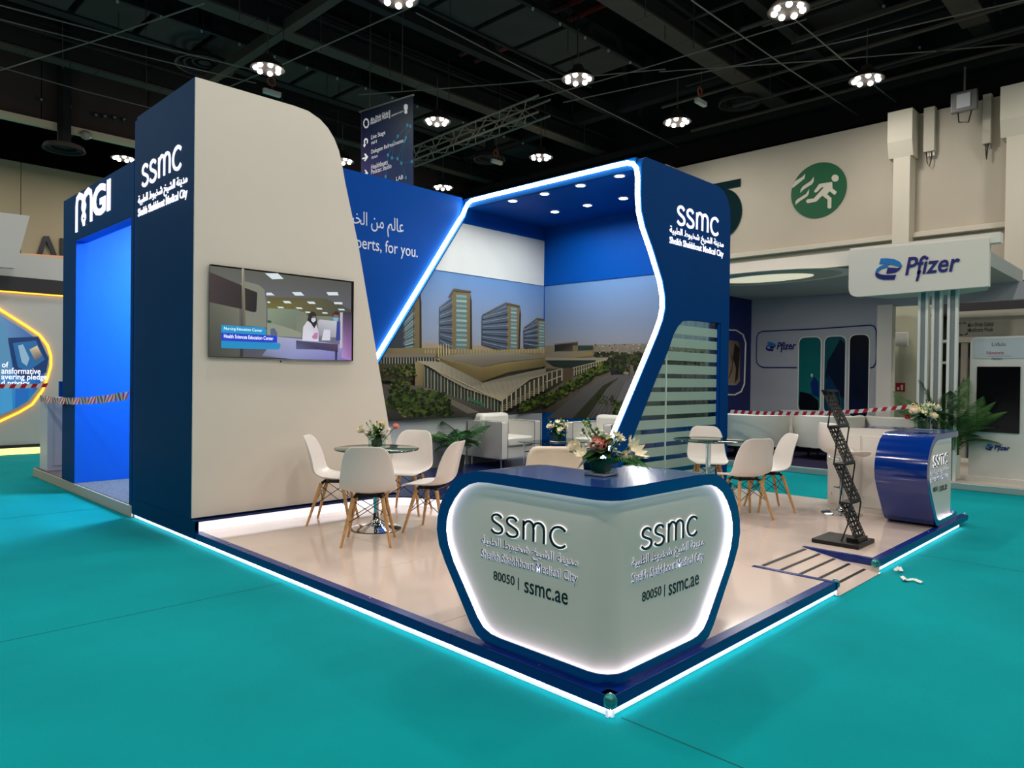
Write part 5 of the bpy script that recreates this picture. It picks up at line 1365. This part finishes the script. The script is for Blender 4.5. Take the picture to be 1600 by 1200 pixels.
# ------------------------------------------------------------------ pharmaceutical stand on the right
ph = thing('lounge_stand', 'white lounge stand with a long fascia, grey walls and a rounded name board', 'stand', (10.5, 2, 0))
PW = mat('stand_white', (222, 218, 208), .5); PG = mat('stand_grey_white', (166, 170, 178), .55); PNAVY = mat('stand_navy', (6, 22, 92), .5)
PHB = mat('dark_logo_blue', (16, 24, 110), .4); PHL = mat('light_logo_blue', (14, 118, 190), .4)
box('deck', mat('stand_deck', (196, 186, 172), .35), ph, 9.12, -4, .05, 13, 1.6, .1)
box('deck', NAVY_CARPET, ph, 9.2, 1.6, .05, 13, 9, .1)
box('deck_edge', mat('edge_alu', (160, 178, 176), .3, metal=.3), ph, 9.08, -4, .0, 9.2, 9, .098, bevel=.01)
box('fascia', PW, ph, 9.1, 1.9, 3.31, 9.2, 9, 3.54)
box('roof_slab', mat('stand_ceiling', (150, 160, 160), .6), ph, 9.2, .6, 3.28, 12.8, 9, 3.5)
bpoly = round_poly([(.37, 2.83), (.37, 3.49), (2.21, 3.53), (2.21, 2.80)], [0, 0, 0, .16])
MB().prism(bpoly, 'x', 9.0, 9.1).build('name_board', PW, ph, True)
MB().prism([(9.1, .38), (9.1, 2.2), (9.9, 1.9), (9.9, .9), (9.6, .5)], 'z', 2.84, 3.50).build('board_box', mat('soffit_mint', (160, 184, 178), .5), ph, True)
box('board_top', PW, ph, 9.02, .25, 3.42, 9.2, 2.2, 3.56)
# glowing oval ceiling recess
c = at(2, 3.275, 1215, 433)
for k, (r_, z, m) in enumerate(((1.5, 3.276, PW), (1.25, 3.271, mat('recess_shade', (176, 174, 164), .6)), (.8, 3.266, mat('oval_glow', (255, 250, 225), .5, emit=.55, erg=(255, 248, 215))))):
    MB().add([(c.x+r_*.55*math.cos(2*PI*j/40), c.y+.2+r_*math.sin(2*PI*j/40), z) for j in range(40)], [tuple(range(40))]).build('ceiling_recess', m, ph, True)
XW = 12.5
box('back_panel', PG, ph, XW, 2.88, .1, XW+.15, 5.5, 3.28)
box('back_panel', PG, ph, XW, -1.2, 2.97, XW+.15, 2.88, 3.28)
box('navy_panel', PNAVY, ph, 10.0, 5.5, .1, XW+.15, 5.62, 3.28)
box('navy_panel', PNAVY, ph, 8.2, 5.5, .1, 10.0, 5.62, 3.28)
box('door_post', PW, ph, XW-.06, 2.61, .1, XW+.16, 2.88, 3.0)
# rounded blue outline with openings
def xp(px, py, x=XW-.01): return at(0, x, px, py)
def xl(pts, r, name, m, x=XW-.012, closed=False):
    q = [xp(a_, b_, x) for a_, b_ in pts]; MB().tube(q, r, 5, closed=closed).build(name, m, ph, True)
q = lambda X, Yy: (1140+X/6, 400+Yy/6)
xl([q(*p_) for p_ in ((628, 1046), (320, 1044), (280, 1030), (256, 1000), (250, 960), (256, 760), (270, 725), (310, 706), (800, 684), (1320, 648), (1355, 658), (1375, 700), (1378, 900), (1372, 1000), (1350, 1040), (1318, 1050))], .012, 'outline_tube', PHB)
for k, (xa, ya, xb, yb) in enumerate(((655, 766, 857, 0), (895, 758, 1087, 0), (1130, 742, 1308, 0))):
    A = xp(*q(xa, ya)); B = xp(*q(xb, ya+6)); zlo = [.86, .86, .8][k]
    y0_, y1_ = B.y, A.y; zt_ = A.z
    rp_ = round_poly([(y0_, zlo), (y1_, zlo), (y1_, zt_), (y0_, zt_)], .13)
    rf = round_poly([(y0_-.02, zlo-.02), (y1_+.02, zlo-.02), (y1_+.02, zt_+.02), (y0_-.02, zt_+.02)], .15)
    MB().prism(rf, 'x', XW-.012, XW).build('picture_frame', PW, ph, True)
    pp = Print(0, XW-.016)
    pp.cv = lambda x, y: (x, y)
    def addp(pts, cols, lay):
        b_ = len(pp.vs)
        for (y, z) in pts: pp.vs.append((XW-.016-.0004*lay, y, z))
        pp.fs.append(tuple(range(b_, b_+len(pts)))); cs = cols if isinstance(cols, list) else [cols]*len(pts); pp.cols += [lin(c_) for c_ in cs]
    base = [(20, 104, 108), (16, 92, 100), (2, 10, 26)][k]; low = [(16, 110, 106), (10, 60, 84), (2, 22, 56)][k]
    addp(rp_, [base if z > (zlo+zt_)/2 else low for (y, z) in rp_], 0)
    w_ = y1_-y0_; hh = zt_-zlo
    if k == 0:
        addp([(y0_+.02, zlo+.02), (y1_-.05, zlo+.02), (y1_-.01, zlo+.15), (y1_-.03, zlo+.42), (y0_+.2, zlo+.38), (y0_+.03, zlo+.24)], (4, 10, 22), 1)
        addp([(y0_+.02, zlo+.30), (y0_+.16, zlo+.36), (y0_+.2, zlo+.6), (y0_+.12, zlo+.74), (y0_+.03, zlo+.62)], (14, 40, 110), 2)
        addp([(y0_+.16, zlo+.72), (y0_+.2, zlo+.75), (y0_+.19, zlo+.8), (y0_+.15, zlo+.79)], (190, 220, 220), 3)
    if k == 1:
        addp([(y0_+.01, zlo+.3), (y0_+.01, zt_-.15), (y0_+.1, zt_-.05), (y0_+.2, zt_-.25), (y1_-.06, zt_-.5), (y1_-.02, zt_-.8), (y0_+.2, zlo+.4)], (4, 24, 48), 1)
        addp([(y1_-.1, zlo+.2), (y1_-.02, zlo+.5), (y1_-.08, zlo+.8), (y0_+.15, zlo+.5), (y0_+.12, zlo+.2)], (10, 50, 90), 2)
    if k == 2:
        addp([(y0_+.05, zlo+.1), (y1_-.05, zlo+.08), (y1_-.08, zlo+.6), (y0_+.08, zlo+.5)], [(4, 26, 60), (6, 30, 70), (2, 14, 34), (2, 12, 30)], 1)
    pp.build('picture', PRINT, ph)
# framed picture on the navy wall
def yp(px, py, y=5.495): return at(1, y, px, py)
fr_ = [(1120, 515), (1150, 516), (1161, 523), (1165, 536), (1163, 600), (1158, 612), (1148, 617), (1120, 616)]
MB().tube([yp(*p_) for p_ in fr_], .018, 5).build('outline_tube', PW, ph, True)
pr = Print(1, 5.49)
pr.poly([(1118, 530), (1152, 533), (1157, 538), (1156, 596), (1150, 602), (1118, 602)], [(150, 130, 110), (120, 100, 84), (60, 48, 40), (150, 130, 112), (168, 150, 134), (160, 140, 120)])
pr.poly([(1148, 536), (1156, 545), (1153, 590), (1148, 600), (1150, 575), (1145, 560)], (44, 34, 32)); pr.poly([(1138, 590), (1144, 570), (1141, 548), (1146, 560), (1144, 580), (1139, 592)], (90, 70, 58))
pr.build('wall_picture', PRINT, ph)
# logo: two interlocking ribbons and slanted wordmark
def plogo(par, P, ux, h, x_n, m_dark=PHB, m_light=PHL, w=True):
    """P lower-left corner; ux reading direction; h height of the ribbon mark"""
    P = Vector(P); ux = Vector(ux); uz = Vector((0, 0, 1)); n = ux.cross(uz)
    def pg(pts, m, name, o):
        k = len(pts); vs = [P+ux*(a_*h)+uz*(b_*h)+n*(o) for a_, b_ in pts]+[P+ux*(a_*h)+uz*(b_*h)+n*(o+.012) for a_, b_ in pts]
        MB().add(vs, [tuple(range(k)), tuple(range(2*k-1, k-1, -1))]+[(i, (i+1) % k, (i+1) % k+k, i+k) for i in range(k)]).build(name, m, par, w)
    pg([(.22, 1), (.5, .98), (.8, .9), (1.02, .76), (1.1, .6), (1.06, .5), (.93, .57), (.72, .66), (.45, .73), (.16, .77)], m_light, 'ribbon_mark', .004)
    pg([(.0, .4), (.06, .54), (.22, .66), (.42, .71), (.56, .72), (.5, .58), (.3, .55), (.17, .48), (.1, .36)], m_light, 'ribbon_mark', .006)
    pg([(0, .38), (0, .24), (.1, .12), (.35, .03), (.8, 0), (.87, .2), (.5, .22), (.25, .27), (.1, .35)], m_dark, 'ribbon_mark', .004)
    pg([(.52, .56), (.75, .53), (.95, .49), (1.07, .54), (1.02, .42), (.85, .32), (.46, .29)], m_dark, 'ribbon_mark', .006)
    lettering('Pfizer', P+ux*(1.24*h)+uz*(.14*h), P+ux*(3.35*h)+uz*(.14*h), h*.8, (0, 0, 1), m_dark, par, w=w, depth=.012, bold=.012, shear=.2, off=.004)
    pg([(1.66, -.14), (1.76, -.14), (1.88, .3), (1.77, .3)], m_dark, 'letter_tail', .004)
A = at(0, 9.0, 1368, 437); B = at(0, 9.0, 1500, 425)
plogo(ph, (9.0, A.y, A.z-.02), (0, -1, 0), (A.y-B.y)/3.35, 0)
A = xp(1197, 550); plogo(ph, (XW-.01, A.y, A.z+.02), (0, -1, 0), (xp(1197, 548).y-xp(1244, 546).y)/3.35, 0)
# slats under the name board
SLW = mat('slat_mint_white', (224, 224, 218), .4); SLG = mat('slat_grey', (136, 140, 142), .5)
for k, y in enumerate((1.29, 1.11, .91)):
    box('slat', SLW, ph, 9.2, y-.035, .1, 9.27, y, 2.84); box('slat', SLW, ph, 9.2, y-.135, .1, 9.27, y-.1, 2.84)
    box('slat_web', SLG, ph, 9.23, y-.1, .1, 9.25, y-.035, 2.84)
area('recess_lamp', (c.x, c.y+.2, 3.25), 55, 1.2, (1, .97, .9))
# tub chairs of the lounge
def tub(label, loc, rz, sc=1.0, wide=150):
    t = thing('tub_sofa', label, 'sofa', loc, rz, group='curved white tub sofas of the lounge stand')
    MB().lathe([(.36*sc, .22), (.5*sc, .22), (.53*sc, .5), (.54*sc, .78), (.5*sc, .8), (.42*sc, .78), (.38*sc, .4), (.36*sc, .22)], (0, 0, 0), 28, R(90-wide/2+90), R(90+wide/2+90)).build('curved_back', mat('mint_leather', (216, 214, 204), .45), t, smooth=True)
    MB().lathe([(0, .22), (.42*sc, .22), (.44*sc, .3), (.42*sc, .43), (0, .45)], (.02, 0, 0), 28).build('seat_cushion', LEATHER, t, smooth=True)
    for a_ in (45, 135, 225, 315):
        MB().tube([(.3*sc*math.cos(R(a_)), .3*sc*math.sin(R(a_)), 0), (.3*sc*math.cos(R(a_)), .3*sc*math.sin(R(a_)), .23)], .02, 8).build('leg', BLACK, t)
    return t
tub('curved white tub sofa nearest the striped glass', (10.1, 4.3, .1), R(30), 1.25, 190)
tub('curved white tub sofa in the middle of the lounge, under the blue outline', (10.85, 3.2, .1), R(40), 1.15, 180)
tub('curved white tub sofa in front of the dark oval pictures', (11.45, 2.12, .1), R(20), 1.1, 170)
tub('curved white tub sofa with its back to the grey outlined wall', (11.9, 4.05, .1), R(180), 1.0, 190)
for (px, py, lab) in ((1150, 662, 'small white flower pot on the low table beside the blue frame post'), (1204, 650, 'small white flower pot on the lounge table before the grey wall')):
    P = at(0, 11.3, px, py)
    tt = thing('lounge_side_table', 'small round lounge table carrying the flower pot '+('beside the blue frame post' if px < 1180 else 'before the grey wall'), 'table', (P.x, P.y, .1))
    hz = P.z-.12-.1
    MB().lathe([(0, hz-.02), (.28, hz-.02), (.28, hz), (0, hz)], (0, 0, 0), 24).build('table_top', PW, tt); MB().tube([(0, 0, .01), (0, 0, hz-.02)], .03, 8).build('pedestal', CHROME, tt); MB().lathe([(0, 0), (.16, 0), (.14, .015), (0, .02)], (0, 0, 0), 20).build('base', CHROME, tt)
    tp_ = thing('potted_flower', lab, 'plant', (P.x, P.y, P.z-.12))
    MB().lathe([(0, 0), (.05, 0), (.065, .09), (0, .09)], (0, 0, 0), 14).build('pot', BLACK, tp_)
    for i in range(10):
        a_ = rq.uniform(0, 6.28); vs, fs = leaf_mesh(.1, .03, .3); m_ = Matrix.Rotation(a_, 3, 'Z') @ Matrix.Rotation(-R(rq.uniform(10, 80)), 3, 'Y')
        MB().add([Vector((0, 0, .08))+m_ @ Vector(v) for v in vs], fs).build('leaf', LEAF_DK, tp_)
    for i in range(5):
        MB().ell((rq.uniform(-.06, .06), rq.uniform(-.06, .06), rq.uniform(.13, .19)), .022, .022, .018, 7, 5).build('flower', PETAL_W, tp_, smooth=True)

# information kiosk at the right edge
XK = 9.6
kk = thing('information_kiosk', 'tall white kiosk with a black upright screen beside the big palm', 'kiosk', (XK, .2, .1))
KW = mat('kiosk_white', (206, 204, 198), .45)
pk = lambda x, y, dx=0.: at(0, XK-dx, x, y)
zt_ = 2.17
MB().prism(round_poly([(-1.2, .1), (.70, .1), (.70, zt_), (-1.2, zt_)], [0, 0, .08, 0]), 'x', XK, XK+.3).build('housing', KW, kk, True)
MB().prism(round_poly([(-1.2, 1.86), (.66, 1.86), (.66, zt_-.02), (-1.2, zt_-.02)], [0, .05, .05, 0]), 'x', XK-.01, XK).build('header_plate', mat('header_grey', (176, 184, 190), .4), kk, True)
A = pk(1527, 573); B = pk(1595, 576); C_ = pk(1527, 674)
box('screen', mat('screen_black', (6, 7, 9), .15), kk, XK-.02, B.y, C_.z, XK-.005, A.y, A.z, bevel=.003)
box('base_step', KW, kk, XK-.1, -1.2, .1, XK, .72, .16)
def kt(s_, a, b, h, m):
    P = pk(*a); Q = pk(*b); lettering(s_, (XK-.011, P.y, P.z), (XK-.011, Q.y, P.z), h, (0, 0, 1), m, kk, depth=.001, name='product_text')
kt('Litfulo', (1550, 541), (1572, 541), .055, mat('text_grey', (70, 74, 84), .5)); kt('Nimenrix', (1542, 554), (1569, 554), .05, mat('text_maroon', (150, 20, 60), .5)); kt('Marken', (1550, 562), (1566, 562), .028, BLACK_LET)
P = pk(1542, 555.5); Q = pk(1580, 555.5); box('underline', MATS['text_maroon'], kk, XK-.012, Q.y, P.z-.012, XK-.0105, P.y, P.z-.008)
A = pk(1540, 705); B = pk(1578, 705); plogo(kk, (XK-.001, A.y, A.z+.02), (0, -1, 0), (A.y-B.y)/3.35, 0)

# portal of the hall behind the kiosk
XS = 13.4
hp = thing('event_header', 'long grey-cream header board with a ring emblem above the kiosk', 'sign', (XS, -1, 2.3))
ps = lambda x, y: at(0, XS, x, y)
A = ps(1497, 527); B = ps(1497, 497)
box('header_board', mat('header_cream', (168, 164, 152), .6), hp, XS, -3.2, A.z, XS+.1, A.y, B.z)
box('header_cap', HALLW2, hp, XS-.05, -3.2, B.z, XS+.15, A.y+.05, B.z+.12)
box('lower_ledge', HALLW2, hp, XS-.03, -3.2, A.z-.1, XS+.12, A.y+.02, A.z)
for px in (1500, 1640):
    P = ps(px, 600); box('support_post', HALLW, hp, XS+.02, P.y-.1, 0, XS+.12, P.y, A.z-.1)
P = ps(1512, 519); Q = ps(1552, 519); lettering('Abu Dhabi Global', (XS-.003, P.y, P.z+.1), (XS-.003, Q.y, P.z+.1), .08, (0, 0, 1), BLACK_LET, hp, depth=.001); lettering('Healthcare Week', (XS-.003, P.y, P.z-.0), (XS-.003, Q.y, P.z-.0), .08, (0, 0, 1), BLACK_LET, hp, depth=.001)
P = ps(1504.5, 514)
for k in range(8):
    a_ = 2*PI*k/8; MB().tube([(XS-.006, P.y+.12*math.cos(a_+u*.16), P.z+.12*math.sin(a_+u*.16)) for u in range(4)], .012, 4).build('emblem_ring', BLACK_LET, hp, True)
box('dark_door', mat('dark_door', (70, 70, 70), .5), hp, XS+.3, .7, 0, XS+.4, 1.9, 2.0)
# hall column and service shelves seen through the stand's doorway
t = thing('round_hall_column', 'pale greenish round hall column with a red fire symbol plate', 'column', (14.3, 2.85, 0))
MB().lathe([(.42, 0), (.42, 3.1)], (0, 0, 0), 28).build('column_shaft', mat('column_cream', (196, 194, 170), .5), t, smooth=True)
P = at(0, 13.87, 1407, 605)
MB().box(-.44, P.y-2.85-.09, P.z-.09, -.43, P.y-2.85+.09, P.z+.09).build('fire_plate', mat('fire_red', (176, 24, 34), .5), t); MB().box(-.445, P.y-2.85-.05, P.z-.06, -.44, P.y-2.85-.01, P.z+.05).build('hose_symbol', WHITE_CL, t); MB().box(-.445, P.y-2.85+.02, P.z-.06, -.44, P.y-2.85+.06, P.z+.0).build('hose_symbol', WHITE_CL, t)
P = at(0, 13.7, 1408, 530)
MB().box(-.6, P.y-2.85-.12, P.z-.14, -.5, P.y-2.85+.12, P.z+.14).build('wall_speaker', WHITE_CL, t, bevel=.01)
MB().box(-.56, P.y-2.85+.1, P.z+.05, -.44, P.y-2.85+.13, P.z+.12).build('speaker_bracket', BLACK, t)
t = thing('service_shelving', 'dark service rack with lit shelf edges glimpsed between the pale slats', 'shelving', (15.0, 1.9, 0))
MB().box(.0, -1.6, 0, .1, .6, 3.6).build('back_board', mat('rack_dark', (44, 44, 46), .7), t)
for z, m in ((2.35, SIGN_W), (1.9, WHITE_CL), (2.9, BLACK)):
    MB().box(-.5, -1.6, z, .0, .6, z+.05).build('shelf', WHITE_CL if m != BLACK else BLACK, t)
for k in range(10):
    MB().box(-.45, -.9, .2+k*.13, -.05, -.3, .24+k*.13).build('tray', mat('tray_tan', (120, 112, 98), .6), t)
MB().box(-.48, -.25, .1, -.02, .2, 1.8).build('cabinet', mat('cabinet_navy', (30, 40, 90), .5), t)
MB().box(-.46, -1.5, .1, -.02, -1.0, 2.3).build('cabinet', mat('cabinet_brown', (96, 76, 66), .6), t)

# big palm by the kiosk
t = thing('areca_palm', 'tall feathery palm in a pale ribbed pot in front of the kiosk', 'plant', (9.38, .93, .1))
N_ = 28
MB().lathe([(0, 0), (.15, 0), (.165, .02), (.175, .36), (.155, .36), (.15, .31), (0, .31)], (0, 0, 0), N_).build('pot', mat('ribbed_pot', (196, 200, 190), .4), t)
for k in range(N_):
    a_ = 2*PI*k/N_; MB().tube([(.163*math.cos(a_), .163*math.sin(a_), .02), (.174*math.cos(a_), .174*math.sin(a_), .35)], .006, 5).build('pot_rib', MATS['ribbed_pot'], t)
MB().lathe([(0, .315), (.15, .315)], (0, 0, 0), 16).build('soil', SOIL, t)
rq = random.Random(4); protos = []
for L, dr in ((1.05, .22), (.95, .5), (.8, .75), (1.1, .4)): protos.append(frond(L, 36, .013, dr, .28))
made = []
for k in range(40):
    a_ = 2*PI*k*.381966; i = k % 4
    base = Vector((.03*math.cos(a_), .03*math.sin(a_), .32+.009*k))
    if k < 4: o = protos[i].build('palm_frond', [LEAF, mat('palm_green', (52, 92, 40), .4, noise=.2), LEAF_DK, LEAF][i], t); made.append(o)
    else:
        o = bpy.data.objects.new('palm_frond', made[i].data); COL.objects.link(o); o.parent = t
    o.location = base; o.rotation_euler = (rq.uniform(-.2, .2), -rq.uniform(.25, 1.05), a_)
    s_ = rq.uniform(.75, 1.05); o.scale = (s_, s_, s_)
for k in range(7):
    a_ = 2*PI*k/7; MB().tube([(.03*math.cos(a_), .03*math.sin(a_), .3), (.05*math.cos(a_), .05*math.sin(a_), .75)], .012, 6).build('cane', mat('palm_cane', (110, 130, 60), .5), t)

# ------------------------------------------------------------------ small pieces go one level down, under the part they sit on
SUB = {'leg_bracket': 'leg', 'piping': 'arm', 'downlight_rim': 'downlight', 'vase_foot': 'vase', 'vase_leaf_lining': 'vase', 'lock': 'cupboard_door', 'pot_rib': 'pot', 'soil': 'pot', 'underline': 'header_plate', 'product_text': 'header_plate', 'text_flourish': 'header_plate',
       'slat_web': 'slat', 'cable_end': 'cover', 'glass_rim': 'table_top', 'tuft_seam': 'seat_shell', 'jamb_reveal': 'side_panel', 'caption_text': 'screen_picture', 'hose_symbol': 'fire_plate', 'speaker_bracket': 'wall_speaker', 'led_tape': 'light_strip', 'logo_glow': 'front_panel', 'logo_letters': 'front_panel', 'front_groove': 'body', 'helix_rung': 'helix_strand', 'coiled_lead': 'case'}
bpy.context.view_layer.update()
def centre(o):
    c = Vector((0, 0, 0))
    for q in o.bound_box: c += Vector(q)/8
    return o.matrix_world @ c
for root in [o for o in COL.objects if o.parent is None and o.type == 'EMPTY']:
    kids = list(root.children)
    for k in kids:
        base = k.name.split('.')[0]; want = SUB.get(base)
        if not want: continue
        par = [p for p in kids if p.name.split('.')[0] == want and p.rotation_euler.to_quaternion().angle < 1e-6 and tuple(p.scale) == (1, 1, 1)]
        if not par: continue
        c = centre(k); p = min(par, key=lambda q: (centre(q)-c).length)
        k.parent = p; k.location = Vector(k.location)-Vector(p.location)
